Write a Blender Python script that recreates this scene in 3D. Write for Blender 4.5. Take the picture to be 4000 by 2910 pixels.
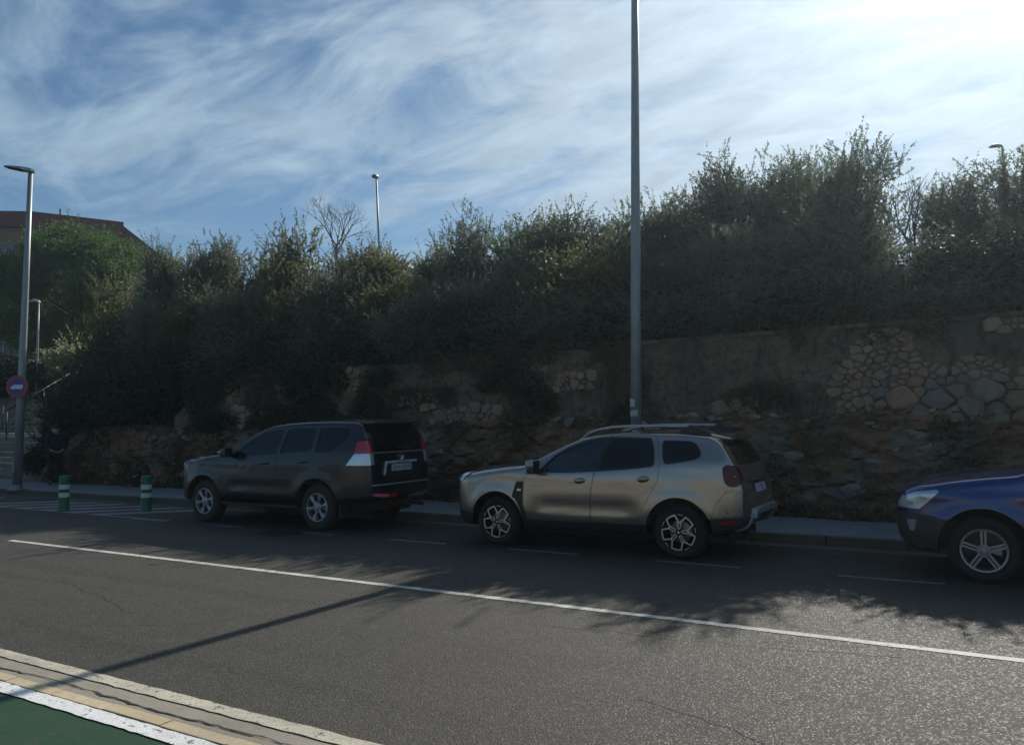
import bpy, bmesh, math, random
import numpy as np
from mathutils import Vector, Matrix, noise
from mathutils.bvhtree import BVHTree
R = math.radians
random.seed(7); RNG = np.random.default_rng(7)
for o in list(bpy.data.objects): bpy.data.objects.remove(o)
S = bpy.context.scene
COL = S.collection

# ------------------------------------------------------------------ camera
cd = bpy.data.cameras.new('camera'); cam = bpy.data.objects.new('camera', cd); COL.objects.link(cam)
psi, pit, rol = R(30.96), R(3.43), R(0.92)
fw = Vector((-math.sin(psi)*math.cos(pit), math.cos(psi)*math.cos(pit), math.sin(pit)))
rt = Vector((math.cos(psi), math.sin(psi), 0)); up = rt.cross(fw)
r2 = rt*math.cos(rol) - up*math.sin(rol); u2 = up*math.cos(rol) + rt*math.sin(rol)
cam.matrix_world = Matrix(((r2.x, u2.x, -fw.x, 0), (r2.y, u2.y, -fw.y, 0), (r2.z, u2.z, -fw.z, 1.76), (0, 0, 0, 1)))
cd.sensor_width = 36; cd.lens = 3120/4000*36; cd.clip_end = 5000; cd.clip_start = 0.1
S.camera = cam

# ------------------------------------------------------------------ sun, sky, exposure
SUN_AZ, SUN_EL = R(2.8), R(35.3)
sun_dir = Vector((math.sin(SUN_AZ)*math.cos(SUN_EL), math.cos(SUN_AZ)*math.cos(SUN_EL), math.sin(SUN_EL)))
sl = bpy.data.lights.new('sun', 'SUN'); sl.energy = 5.0; sl.angle = R(0.53); sl.color = (1, .945, .86)
so = bpy.data.objects.new('sun', sl); COL.objects.link(so); so.rotation_euler = sun_dir.to_track_quat('Z', 'Y').to_euler()
W = bpy.data.worlds.new('World'); S.world = W; W.use_nodes = True
wt = W.node_tree; wt.nodes.clear()
def wn(t, **k):
    n = wt.nodes.new(t)
    for a, b in k.items():
        if a in n.inputs.keys() if isinstance(a, str) else False: n.inputs[a].default_value = b
        else: setattr(n, a, b)
    return n
def wm(op, a, b=None, c=None, clamp=False):
    n = wt.nodes.new('ShaderNodeMath'); n.operation = op; n.use_clamp = clamp
    for i, v in enumerate((a, b, c)):
        if v is None: continue
        if isinstance(v, (int, float)): n.inputs[i].default_value = v
        else: wt.links.new(v, n.inputs[i])
    return n.outputs[0]
out = wn('ShaderNodeOutputWorld'); bg = wn('ShaderNodeBackground')
sky = wn('ShaderNodeTexSky'); sky.sky_type = 'NISHITA'; sky.sun_disc = False
sky.sun_elevation = SUN_EL; sky.sun_rotation = SUN_AZ; sky.air_density = 1.0; sky.dust_density = .35; sky.ozone_density = 1.0
tc = wn('ShaderNodeTexCoord'); sep = wn('ShaderNodeSeparateXYZ'); wt.links.new(tc.outputs['Generated'], sep.inputs[0])
zz = wm('ADD', wm('MAXIMUM', sep.outputs[2], 0.0), .22)
cx = wm('DIVIDE', sep.outputs[0], zz); cy = wm('DIVIDE', sep.outputs[1], zz)
cmb = wn('ShaderNodeCombineXYZ'); wt.links.new(cx, cmb.inputs[0]); wt.links.new(cy, cmb.inputs[1])
mp = wn('ShaderNodeMapping'); mp.inputs['Rotation'].default_value = (0, 0, R(24)); mp.inputs['Scale'].default_value = (1.7, 3.4, 1); mp.inputs['Location'].default_value = (.7, .35, 0)
wt.links.new(cmb.outputs[0], mp.inputs[0])
n1 = wn('ShaderNodeTexNoise'); n1.inputs['Scale'].default_value = 1.5; n1.inputs['Detail'].default_value = 9; n1.inputs['Roughness'].default_value = .62; n1.inputs['Distortion'].default_value = .55
wt.links.new(mp.outputs[0], n1.inputs['Vector'])
mp2 = wn('ShaderNodeMapping'); mp2.inputs['Rotation'].default_value = (0, 0, R(-12)); mp2.inputs['Scale'].default_value = (.5, .8, 1); mp2.inputs['Location'].default_value = (3.1, 1.35, 0)
wt.links.new(cmb.outputs[0], mp2.inputs[0])
n2 = wn('ShaderNodeTexNoise'); n2.inputs['Scale'].default_value = .9; n2.inputs['Detail'].default_value = 4; n2.inputs['Distortion'].default_value = .3
wt.links.new(mp2.outputs[0], n2.inputs['Vector'])
dot = wn('ShaderNodeVectorMath'); dot.operation = 'DOT_PRODUCT'; wt.links.new(tc.outputs['Generated'], dot.inputs[0]); dot.inputs[1].default_value = sun_dir
cg = wm('MAXIMUM', dot.outputs['Value'], 0.0)
near = wm('POWER', cg, 2.6)
dens = wm('ADD', wm('MULTIPLY', n1.outputs[0], .95), wm('MULTIPLY', n2.outputs[0], .85))
dens = wm('ADD', dens, wm('SUBTRACT', wm('MULTIPLY', near, .30), wm('MULTIPLY', wm('MAXIMUM', wm('MULTIPLY', dot.outputs['Value'], -1.0), 0.0), .35)))
mr = wn('ShaderNodeMapRange'); mr.interpolation_type = 'SMOOTHSTEP'; mr.inputs['From Min'].default_value = .84; mr.inputs['From Max'].default_value = 1.20
wt.links.new(dens, mr.inputs['Value'])
cov = wm('MULTIPLY', mr.outputs[0], .93)
glow = wm('ADD', wm('MULTIPLY', wm('POWER', cg, 4.0), .16), wm('ADD', wm('MULTIPLY', wm('POWER', cg, 16.0), .20), wm('MULTIPLY', wm('POWER', cg, 90.0), 1.2)))
n3 = wn('ShaderNodeTexNoise'); n3.inputs['Scale'].default_value = 3.4; n3.inputs['Detail'].default_value = 8; n3.inputs['Roughness'].default_value = .6; n3.inputs['Distortion'].default_value = .35
wt.links.new(mp.outputs[0], n3.inputs['Vector'])
cb = wm('MULTIPLY', wm('ADD', glow, .50), wm('ADD', wm('MULTIPLY', n3.outputs[0], .75), .64))
ccol = wn('ShaderNodeMix'); ccol.data_type = 'RGBA'; ccol.inputs[6].default_value = (.62, .91, 1.20, 1); ccol.inputs[7].default_value = (.86, 1.0, 1.13, 1)
wt.links.new(near, ccol.inputs[0])
cmul = wn('ShaderNodeVectorMath'); cmul.operation = 'SCALE'; wt.links.new(ccol.outputs[2], cmul.inputs[0]); wt.links.new(cb, cmul.inputs['Scale'])
skys = wn('ShaderNodeVectorMath'); skys.operation = 'SCALE'; tintn = wn('ShaderNodeVectorMath'); tintn.operation = 'MULTIPLY'; tintn.inputs[1].default_value = (.72, .98, 1.16); wt.links.new(sky.outputs[0], tintn.inputs[0]); wt.links.new(tintn.outputs[0], skys.inputs[0]); skys.inputs['Scale'].default_value = .066
mixw = wn('ShaderNodeMix'); mixw.data_type = 'RGBA'
wt.links.new(cov, mixw.inputs[0]); hz = wn('ShaderNodeMix'); hz.data_type = 'RGBA'; hz.inputs[7].default_value = (.32, .47, .62, 1)
wt.links.new(wm('MULTIPLY', wm('POWER', wm('SUBTRACT', 1.0, wm('MAXIMUM', sep.outputs[2], 0.0)), 9.0), .85), hz.inputs[0]); wt.links.new(skys.outputs[0], hz.inputs[6]); wt.links.new(hz.outputs[2], mixw.inputs[6]); wt.links.new(cmul.outputs[0], mixw.inputs[7])
wt.links.new(mixw.outputs[2], bg.inputs[0]); bg.inputs[1].default_value = 1.0
wt.links.new(bg.outputs[0], out.inputs[0])
S.view_settings.view_transform = 'Standard'; S.view_settings.look = 'None'; S.view_settings.gamma = 1; S.view_settings.use_curve_mapping = False
S.view_settings.exposure = 0.0
S.render.engine = 'CYCLES'
try:
    S.cycles.max_bounces = 8; S.cycles.transparent_max_bounces = 12; S.cycles.diffuse_bounces = 3; S.cycles.glossy_bounces = 4
    S.cycles.caustics_reflective = False; S.cycles.caustics_refractive = False
except Exception: pass

# ------------------------------------------------------------------ helpers
def tag(o, label=None, cat=None, group=None, kind=None):
    if label: o['label'] = label
    if cat: o['category'] = cat
    if group: o['group'] = group
    if kind: o['kind'] = kind
    return o
def empty(name, loc=(0, 0, 0), rz=0, label=None, cat=None, group=None):
    o = bpy.data.objects.new(name, None); COL.objects.link(o); o.location = loc; o.rotation_euler = (0, 0, rz)
    o.empty_display_size = .1
    return tag(o, label, cat, group)
def link(name, me, mats=None, parent=None, loc=None, rot=None, scale=None):
    o = bpy.data.objects.new(name, me); COL.objects.link(o)
    if mats is not None:
        if not isinstance(mats, (list, tuple)): mats = [mats]
        if len(me.materials) == 0:
            for m in mats: me.materials.append(m)
    if parent: o.parent = parent
    if loc: o.location = loc
    if rot: o.rotation_euler = rot
    if scale: o.scale = scale
    return o
def mesh(name, v, f, smooth=False):
    me = bpy.data.meshes.new(name); me.from_pydata([tuple(map(float, p)) for p in v], [], [tuple(map(int, q)) for q in f]); me.update()
    if smooth: me.polygons.foreach_set('use_smooth', [True]*len(me.polygons))
    return me
def fastmesh(name, V, nper, tint=None, smooth=False):
    """V (N,nper,3) : N separate polygons"""
    N = V.shape[0]; me = bpy.data.meshes.new(name)
    me.vertices.add(N*nper); me.vertices.foreach_set('co', V.reshape(-1).astype(np.float32))
    me.loops.add(N*nper); me.loops.foreach_set('vertex_index', np.arange(N*nper, dtype=np.int32))
    me.polygons.add(N); me.polygons.foreach_set('loop_start', np.arange(0, N*nper, nper, dtype=np.int32))
    me.polygons.foreach_set('loop_total', np.full(N, nper, dtype=np.int32))
    if tint is not None:
        a = me.attributes.new('tint', 'FLOAT', 'FACE'); a.data.foreach_set('value', tint.astype(np.float32))
    me.update(calc_edges=True); me.validate()
    return me
class MB:
    def __init__(s): s.v = []; s.f = []; s.mi = []
    def add(s, v, f, m=0):
        b = len(s.v); s.v += [tuple(p) for p in v]; s.f += [tuple(b+i for i in q) for q in f]; s.mi += [m]*len(f); return s
    def box(s, x0, x1, y0, y1, z0, z1, m=0):
        return s.add([(x0,y0,z0),(x1,y0,z0),(x1,y1,z0),(x0,y1,z0),(x0,y0,z1),(x1,y0,z1),(x1,y1,z1),(x0,y1,z1)],
                     [(0,3,2,1),(4,5,6,7),(0,1,5,4),(1,2,6,5),(2,3,7,6),(3,0,4,7)], m)
    def tube(s, pts, rads, n=10, m=0, cap=True):
        pts = [Vector(p) for p in pts]
        if isinstance(rads, (int, float)): rads = [rads]*len(pts)
        vs = []; fs = []; prev = None
        for i, p in enumerate(pts):
            t = (pts[min(i+1, len(pts)-1)] - pts[max(i-1, 0)]).normalized()
            if prev is None:
                a = t.cross(Vector((0, 0, 1)));
                if a.length < 1e-3: a = Vector((1, 0, 0))
                a.normalize()
            else:
                a = prev - t*prev.dot(t); a.normalize()
            prev = a; b = t.cross(a)
            for k in range(n):
                w = 2*math.pi*k/n; vs.append(p + (a*math.cos(w) + b*math.sin(w))*rads[i])
        for i in range(len(pts)-1):
            for k in range(n):
                k2 = (k+1) % n; fs.append((i*n+k, i*n+k2, (i+1)*n+k2, (i+1)*n+k))
        if cap: fs.append(tuple(range(n))[::-1]); fs.append(tuple((len(pts)-1)*n+k for k in range(n)))
        return s.add(vs, fs, m)
    def lathe(s, prof, n=24, axis='z', c=(0, 0, 0), m=0):
        vs = []; fs = []
        for (r, h) in prof:
            for k in range(n):
                w = 2*math.pi*k/n; a, b = r*math.cos(w), r*math.sin(w)
                p = (a, b, h) if axis == 'z' else ((a, h, b) if axis == 'y' else (h, a, b))
                vs.append((p[0]+c[0], p[1]+c[1], p[2]+c[2]))
        for i in range(len(prof)-1):
            for k in range(n):
                k2 = (k+1) % n; q = (i*n+k, i*n+k2, (i+1)*n+k2, (i+1)*n+k); fs.append(q if axis != 'y' else q[::-1])
        return s.add(vs, fs, m)
    def prism(s, poly, a, b, axis='y', m=0):
        n = len(poly); P = lambda p, h: {'y': (p[0], h, p[1]), 'x': (h, p[0], p[1]), 'z': (p[0], p[1], h)}[axis]
        v = [P(p, a) for p in poly] + [P(p, b) for p in poly]
        f = [tuple(range(n)), tuple(range(2*n-1, n-1, -1))] + [(i, i+n, (i+1) % n+n, (i+1) % n) for i in range(n)]
        return s.add(v, f, m)
    def mesh(s, name, smooth=False, fix=True, angle=None, bevel=0):
        me = bpy.data.meshes.new(name); me.from_pydata(s.v, [], s.f)
        me.polygons.foreach_set('material_index', s.mi)
        if fix or bevel:
            bm = bmesh.new(); bm.from_mesh(me)
            if fix: bmesh.ops.recalc_face_normals(bm, faces=bm.faces)
            if bevel: bmesh.ops.bevel(bm, geom=[e for e in bm.edges if e.calc_face_angle(0) > .6], offset=bevel, segments=2, affect='EDGES', profile=.6)
            bm.to_mesh(me); bm.free()
        if smooth or angle:
            me.polygons.foreach_set('use_smooth', [True]*len(me.polygons))
            if angle: me.set_sharp_from_angle(angle=R(angle))
        me.update(); return me
    def obj(s, name, mats, parent=None, loc=None, rot=None, **k): return link(name, s.mesh(name, **k), mats, parent, loc, rot)
def copy_tree(o, parent=None):
    c = o.copy(); COL.objects.link(c)
    if parent: c.parent = parent
    for ch in list(o.children): copy_tree(ch, c)
    return c

# ------------------------------------------------------------------ materials
class NT:
    def __init__(s, name):
        s.m = bpy.data.materials.new(name); s.m.use_nodes = True; s.t = s.m.node_tree
        s.b = s.t.nodes['Principled BSDF']; s.out = s.t.nodes['Material Output']; s.obj = None
    def n(s, t, **k):
        x = s.t.nodes.new(t)
        for a, b in k.items(): setattr(x, a, b)
        return x
    def L(s, a, b): s.t.links.new(a, b)
    def co(s, which='Object'):
        if s.obj is None: s.obj = s.n('ShaderNodeTexCoord')
        return s.obj.outputs[which]
    def geo(s):
        g = s.n('ShaderNodeNewGeometry'); return g.outputs['Position']
    def noise(s, scale, detail=4, rough=.5, vec=None, st=None, dist=0):
        x = s.n('ShaderNodeTexNoise'); x.inputs['Scale'].default_value = scale; x.inputs['Detail'].default_value = detail
        x.inputs['Roughness'].default_value = rough; x.inputs['Distortion'].default_value = dist
        v = vec or s.co()
        if st:
            mpp = s.n('ShaderNodeMapping'); mpp.inputs['Scale'].default_value = st; s.L(v, mpp.inputs[0]); v = mpp.outputs[0]
        s.L(v, x.inputs['Vector']); return x.outputs[0]
    def ramp(s, fac, stops, interp='LINEAR'):
        x = s.n('ShaderNodeValToRGB'); x.color_ramp.interpolation = interp; e = x.color_ramp.elements
        while len(e) < len(stops): e.new(.5)
        for i, (p, c) in enumerate(stops):
            e[i].position = p; e[i].color = (*c, 1) if len(c) == 3 else c
        s.L(fac, x.inputs[0]); return x.outputs[0]
    def mix(s, fac, a, b, mode='MIX'):
        x = s.n('ShaderNodeMix', data_type='RGBA', blend_type=mode)
        for i, v in ((0, fac), (6, a), (7, b)):
            if isinstance(v, (int, float)): x.inputs[i].default_value = v
            elif isinstance(v, tuple): x.inputs[i].default_value = (*v, 1)
            else: s.L(v, x.inputs[i])
        return x.outputs[2]
    def math(s, op, a, b=0, clamp=False):
        x = s.n('ShaderNodeMath', operation=op); x.use_clamp = clamp
        for i, v in enumerate((a, b)):
            if isinstance(v, (int, float)): x.inputs[i].default_value = v
            else: s.L(v, x.inputs[i])
        return x.outputs[0]
    def mr(s, v, a, b, c=0, d=1):
        x = s.n('ShaderNodeMapRange'); s.L(v, x.inputs[0])
        for i, q in enumerate((a, b, c, d)): x.inputs[i+1].default_value = q
        return x.outputs[0]
    def set(s, **k):
        names = dict(color='Base Color', rough='Roughness', metal='Metallic', spec='Specular IOR Level', coat='Coat Weight', coatr='Coat Roughness', trans='Transmission Weight', alpha='Alpha', ior='IOR', emit='Emission Color', es='Emission Strength', sheen='Sheen Weight')
        for a, v in k.items():
            i = s.b.inputs[names[a]]
            if isinstance(v, tuple): i.default_value = (*v, 1)
            elif isinstance(v, (int, float)): i.default_value = v
            else: s.L(v, i)
        return s
    def bump(s, h, strength=.3, dist=.01):
        x = s.n('ShaderNodeBump'); x.inputs['Strength'].default_value = strength; x.inputs['Distance'].default_value = dist
        s.L(h, x.inputs['Height']); s.L(x.outputs[0], s.b.inputs['Normal']); return s
def simple(name, col, rough=.5, metal=0, var=.15, scale=8, bump=0, spec=.5, coat=0):
    t = NT(name); n = t.noise(scale, 5, .6)
    c = t.mix(n, tuple(max(0, c*(1-var)) for c in col), tuple(min(1, c*(1+var)) for c in col))
    t.set(color=c, rough=t.mr(n, .3, .7, max(0.03, rough-.06), min(1, rough+.06)), metal=metal, spec=spec, coat=coat)
    if bump: t.bump(t.noise(scale*6, 4), bump, .004)
    return t.m

def mat_asphalt(name, c0, c1, worn):
    t = NT(name); P = t.geo()
    fine = t.noise(110, 3, .75, P); grit = t.n('ShaderNodeTexVoronoi'); grit.inputs['Scale'].default_value = 78; t.L(P, grit.inputs['Vector'])
    big = t.noise(.35, 4, .55, P, (.35, 1.3, 1)); mid = t.noise(3.2, 5, .6, P)
    base = t.mix(t.mr(big, .3, .7), c0, c1)
    base = t.mix(t.mr(mid, .35, .7, 0, .5), base, worn)
    tr_ = t.noise(.9, 5, .6, P, (.12, 2.6, 1)); base = t.mix(t.mr(tr_, .50, .66, 0, .45), base, tuple(x*.62 for x in c0))
    oil = t.noise(2.4, 3, .5, P); base = t.mix(t.mr(oil, .68, .76, 0, .55), base, (.020, .019, .018))
    sp = t.mr(grit.outputs['Color'], 0, 1) if False else grit.outputs['Color']
    sx = t.n('ShaderNodeSeparateColor'); t.L(sp, sx.inputs[0])
    base = t.mix(t.mr(sx.outputs[0], .62, .98, 0, .55), base, (.14, .128, .102))
    base = t.mix(t.mr(fine, .52, .36, 0, .7), base, (.012, .011, .010))
    spec = t.mr(sx.outputs[1], .60, .99, .80, .50)
    t.set(color=base, rough=spec, spec=.32)
    h = t.math('ADD', t.math('MULTIPLY', grit.outputs['Distance'], -1.0), t.math('MULTIPLY', fine, .5))
    t.bump(h, .55, .008)
    return t.m
M = {}
M['asphalt'] = mat_asphalt('asphalt_worn', (.036, .032, .025), (.052, .047, .037), (.066, .060, .047))
def mat_paint(name, col, dirt, wear=.5, scale=6):
    t = NT(name); P = t.geo(); n = t.noise(scale, 6, .65, P); f = t.noise(120, 2, .6, P)
    c = t.mix(t.mr(n, .35, .75, 0, wear), col, dirt)
    c = t.mix(t.mr(f, .46, .30, 0, .75), c, (.06, .058, .052)); c = t.mix(t.mr(t.noise(16, 5, .75, P), .585, .625, 0, .85), c, (.058, .053, .044)); c = t.mix(t.mr(t.noise(1.3, 4, .6, P, (.5, 1.5, 1)), .5, .72, 0, .4), c, (.05, .047, .04))
    t.set(color=c, rough=.72, spec=.35); t.bump(f, .6, .004); return t.m
M['line'] = mat_paint('road_paint_white', (.60, .59, .53), (.40, .38, .33), .6)
M['dash'] = mat_paint('worn_thin_paint', (.31, .32, .32), (.12, .12, .12), .9, 9)
M['line_cream'] = mat_paint('road_paint_cream', (.56, .52, .40), (.34, .31, .24), .7)
M['white_strip'] = mat_paint('lane_paint_white', (.74, .74, .72), (.55, .53, .48), .35, 10)
M['green_lane'] = mat_paint('lane_paint_green', (.004, .046, .013), (.016, .058, .022), .9, 7)
def mat_concrete(name, a, b, stain, sc=5, bump=.4):
    t = NT(name); P = t.geo(); n = t.noise(sc, 6, .65, P); m2 = t.noise(1.1, 5, .6, P); f = t.noise(70, 3, .7, P)
    c = t.mix(t.mr(n, .3, .7), a, b); c = t.mix(t.mr(m2, .48, .72, 0, .8), c, stain)
    c = t.mix(t.mr(f, .42, .28, 0, .6), c, tuple(x*.35 for x in a))
    oi = t.n('ShaderNodeObjectInfo'); c = t.mix(t.mr(oi.outputs['Random'], 0, 1, 0, .3), c, tuple(x*.75 for x in a))
    t.set(color=c, rough=.85, spec=.25); t.bump(t.math('ADD', n, f), bump, .006); return t.m
M['gutter'] = mat_concrete('gutter_concrete', (.26, .235, .19), (.33, .30, .24), (.19, .17, .135), 9)
M['kerb_tan'] = mat_concrete('tan_kerb_block', (.46, .37, .23), (.56, .46, .30), (.36, .31, .23), 9)
M['kerb'] = mat_concrete('kerb_concrete', (.10, .092, .068), (.15, .135, .10), (.07, .062, .045), 7)
M['pavement'] = mat_concrete('pavement_concrete', (.22, .225, .23), (.28, .285, .29), (.17, .17, .17), 3, .25)
M['step'] = mat_concrete('step_concrete', (.20, .19, .14), (.30, .28, .21), (.12, .12, .075), 5)
M['coping'] = mat_concrete('pale_coping', (.42, .41, .36), (.5, .49, .44), (.3, .29, .25), 6)
M['crack'] = simple('crack_dirt', (.02, .019, .016), .95)
M['iron'] = simple('cast_iron', (.03, .03, .03), .6, .5, .3, 40, .4)

def mat_ground():
    t = NT('hill_soil'); P = t.geo(); n = t.noise(1.2, 7, .65, P); f = t.noise(12, 5, .7, P)
    c = t.ramp(n, [(.3, (.035, .03, .02)), (.5, (.07, .055, .035)), (.62, (.04, .05, .022)), (.8, (.10, .075, .05))])
    c = t.mix(t.mr(f, .3, .7, 0, .6), c, (.02, .024, .012)); t.set(color=c, rough=.95, spec=.1); t.bump(f, .9, .05); return t.m
M['soil'] = mat_ground()
def mat_rock():
    t = NT('bedrock'); P = t.geo(); n = t.noise(.9, 6, .6, P); s = t.noise(3.5, 6, .65, P, (1, 1, 2.2)); f = t.noise(22, 5, .7, P)
    c = t.ramp(n, [(.30, (.10, .072, .044)), (.42, (.23, .155, .09)), (.50, (.27, .135, .070)), (.58, (.19, .15, .10)), (.72, (.33, .27, .20))])
    c = t.mix(t.mr(s, .56, .68, 0, .8), c, (.30, .275, .235))
    c = t.mix(t.mr(s, .46, .34, 0, .8), c, (.03, .03, .02))
    c = t.mix(t.mr(f, .5, .25, 0, .6), c, (.02, .019, .014))
    t.set(color=c, rough=.95, spec=.15); t.bump(t.math('ADD', s, f), .8, .03); return t.m
M['rock'] = mat_rock()
def mat_wall():
    t = NT('rubble_wall_mortar'); P = t.geo(); n = t.noise(.8, 6, .6, P); s = t.noise(2.6, 6, .7, P, (1.6, 1, .7), dist=.6); f = t.noise(28, 5, .7, P)
    v = t.n('ShaderNodeTexVoronoi'); v.inputs['Scale'].default_value = 7; t.L(P, v.inputs['Vector'])
    c = t.ramp(n, [(.34, (.095, .082, .062)), (.46, (.21, .155, .10)), (.56, (.15, .115, .078)), (.66, (.12, .11, .092))])
    c = t.mix(t.mr(s, .57, .74, 0, .75), c, (.30, .19, .085))
    c = t.mix(t.mr(s, .47, .34, 0, .85), c, (.030, .034, .028)); c = t.mix(t.mr(t.noise(7, 6, .75, P), .50, .60, 0, .75), c, (.045, .038, .028))
    c = t.mix(t.mr(f, .46, .26, 0, .55), c, (.03, .028, .022))
    t.set(color=c, rough=.95, spec=.15); t.bump(t.math('ADD', t.math('MULTIPLY', v.outputs['Distance'], .8), f), .8, .03); return t.m
M['wallm'] = mat_wall()
def mat_stone(name, stops):
    t = NT(name); P = t.geo(); oi = t.n('ShaderNodeObjectInfo'); n = t.noise(9, 6, .65, P); f = t.noise(60, 4, .7, P)
    c = t.ramp(oi.outputs['Random'], stops); c = t.mix(t.mr(n, .35, .7, 0, .5), c, (.12, .11, .09))
    c = t.mix(t.mr(f, .45, .28, 0, .6), c, (.05, .045, .038)); t.set(color=c, rough=.9, spec=.2); t.bump(t.math('ADD', n, f), .7, .015); return t.m
M['stone'] = mat_stone('wall_stone', [(0, (.38, .21, .125)), (.3, (.44, .28, .175)), (.5, (.30, .235, .17)), (.68, (.21, .19, .155)), (.82, (.40, .235, .14)), (1, (.48, .32, .21))])
M['stone_pale'] = mat_stone('pale_limestone', [(0, (.34, .29, .22)), (.5, (.42, .35, .26)), (1, (.26, .225, .18))])
M['stone_dark'] = mat_stone('dark_field_rock', [(0, (.11, .095, .07)), (.4, (.18, .125, .085)), (.7, (.15, .145, .125)), (1, (.26, .23, .19))])

def mat_leaf(name, top, alt, trans=.28, rough=.42, under=None):
    t = NT(name); a = t.n('ShaderNodeAttribute'); a.attribute_name = 'tint'; oi = t.n('ShaderNodeObjectInfo')
    c = t.mix(a.outputs['Fac'], top, alt)
    if under:
        g = t.n('ShaderNodeNewGeometry'); c = t.mix(g.outputs['Backfacing'], c, under)
    c = t.mix(t.mr(oi.outputs['Random'], 0, 1, 0, .6), c, tuple(x*.55 for x in top))
    t.set(color=c, rough=rough, spec=.3)
    tr = t.n('ShaderNodeBsdfTranslucent'); t.L(t.mix(.5, c, tuple(min(1, x*2.2) for x in alt)), tr.inputs[0])
    mx = t.n('ShaderNodeMixShader'); mx.inputs[0].default_value = trans
    t.L(t.b.outputs[0], mx.inputs[1]); t.L(tr.outputs[0], mx.inputs[2]); t.L(mx.outputs[0], t.out.inputs[0]); return t.m
M['olive'] = mat_leaf('olive_leaf', (.078, .108, .070), (.150, .178, .105), .44, .60, (.13, .15, .12))
M['olive_light'] = mat_leaf('silvery_olive_leaf', (.085, .105, .070), (.15, .165, .105), .34, .55, (.17, .19, .16))
M['olive_dry'] = mat_leaf('yellow_olive_leaf', (.080, .090, .038), (.145, .150, .062), .44, .45)
M['dark_leaf'] = mat_leaf('dark_shrub_leaf', (.022, .046, .022), (.036, .068, .030), .18, .5)
M['pine_leaf'] = mat_leaf('pine_needle', (.040, .085, .016), (.075, .125, .022), .35, .6)
M['pale_leaf'] = mat_leaf('variegated_leaf', (.06, .10, .035), (.48, .50, .26), .3, .45)
M['dry_grass'] = mat_leaf('dry_brush', (.075, .055, .032), (.15, .10, .058), .2, .8)
M['bark'] = simple('bark', (.06, .05, .04), .9, 0, .4, 12, .6)
M['twig'] = simple('bare_twig', (.11, .085, .07), .9, 0, .3, 20)
M['pole'] = None
def mat_galv():
    t = NT('galvanised_steel'); P = t.geo(); n = t.noise(14, 5, .6, P, (1, 1, .3)); c = t.mix(n, (.20, .22, .22), (.34, .36, .35)); c = t.mix(t.mr(t.noise(2, 5, .6, P), .55, .8, 0, .5), c, (.16, .14, .12))
    t.set(color=c, rough=.5, metal=.45); t.bump(t.noise(60, 3, .6, P), .15, .003); return t.m
M['pole'] = mat_galv()
M['black_metal'] = simple('black_painted_steel', (.015, .016, .016), .5, .3)
M['bollard'] = simple('green_bollard_plastic', (.010, .13, .055), .45, 0, .2, 14, .15)
M['reflective'] = simple('white_reflective_band', (.62, .64, .60), .4, 0, .12, 60)
M['sign_red'] = simple('faded_red_paint', (.26, .045, .040), .5); M['sign_blue'] = simple('sign_blue_paint', (.015, .055, .24), .5); M['sign_white'] = simple('sign_white_paint', (.62, .66, .68), .5)
M['sticker'] = simple('torn_pale_sticker', (.5, .5, .46), .7)

# ------------------------------------------------------------------ setting: ground, road, pavement
def sheet(name, x0, x1, y0, y1, z, m, nx=1, ny=1, kind='structure', parent=None):
    v = [(x0+(x1-x0)*i/nx, y0+(y1-y0)*j/ny, z) for j in range(ny+1) for i in range(nx+1)]
    f = [(j*(nx+1)+i, j*(nx+1)+i+1, (j+1)*(nx+1)+i+1, (j+1)*(nx+1)+i) for j in range(ny) for i in range(nx)]
    o = link(name, mesh(name, v, f), m, parent)
    if kind: o['kind'] = kind
    return o
sheet('ground', -900, 900, -900, 900, -.06, M['soil'])
road = sheet('road', -90, 40, 3.34, 11.2, 0, M['asphalt'])
sheet('cycle_lane', -60, 40, .2, 2.905, .001, M['green_lane'])
sheet('near_pavement', -60, 40, -14, .2, .002, M['pavement'])
def strip(name, x0, x1, y0, y1, z, m, amp=.008, step=.12, parent=None):
    n = max(2, int((x1-x0)/step)); rr = random.Random(hash(name) & 255 if False else int(abs(x0*13+y0*7)))
    v = []
    for i in range(n+1):
        x = x0+(x1-x0)*i/n; v += [(x, y0+rr.uniform(-amp, amp), z), (x, y1+rr.uniform(-amp, amp), z)]
    f = [(2*i, 2*i+2, 2*i+3, 2*i+1) for i in range(n)]
    return link(name, mesh(name, v, f), m, parent)
strip('edge_line', -13.35, 25, 6.76, 6.86, .004, M['line'], .006, .1, road)
strip('edge_line', -40, 25, 3.325+.02, 3.46, .004, M['line_cream'], .007, .08, road)
d0 = -14.2
for i in range(12):
    a = -14.25 + 2.11*i + (.05 if i > 2 else 0)
    strip('bay_dash', a, a+1.04, 9.43, 9.50, .004, M['dash'], .006, .1, road)
for i, (x, w) in enumerate([(-15.45, .3)]): pass
# hatching in the no-parking zone behind the bollards: skewed bars
for i in range(6):
    x = -20.8 + i*.98
    m_ = MB(); m_.add([(x, 9.56, .004), (x+.55, 9.56, .004), (x+2.1, 11.14, .004), (x+1.55, 11.14, .004)], [(0, 1, 2, 3)])
    m_.obj('hatch_bar', M['dash'], road, fix=False)
strip('hatch_border', -21.0, -13.2, 9.50, 9.58, .008, M['dash'], .006, .12, road)
for i in range(4):
    strip('crossing_bar', -27.5, -20.9 - .25*i, 9.0 + .55*i, 9.3 + .55*i, .004, M['line'], .006, .15, road).data.materials[0] = M['dash']
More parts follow.
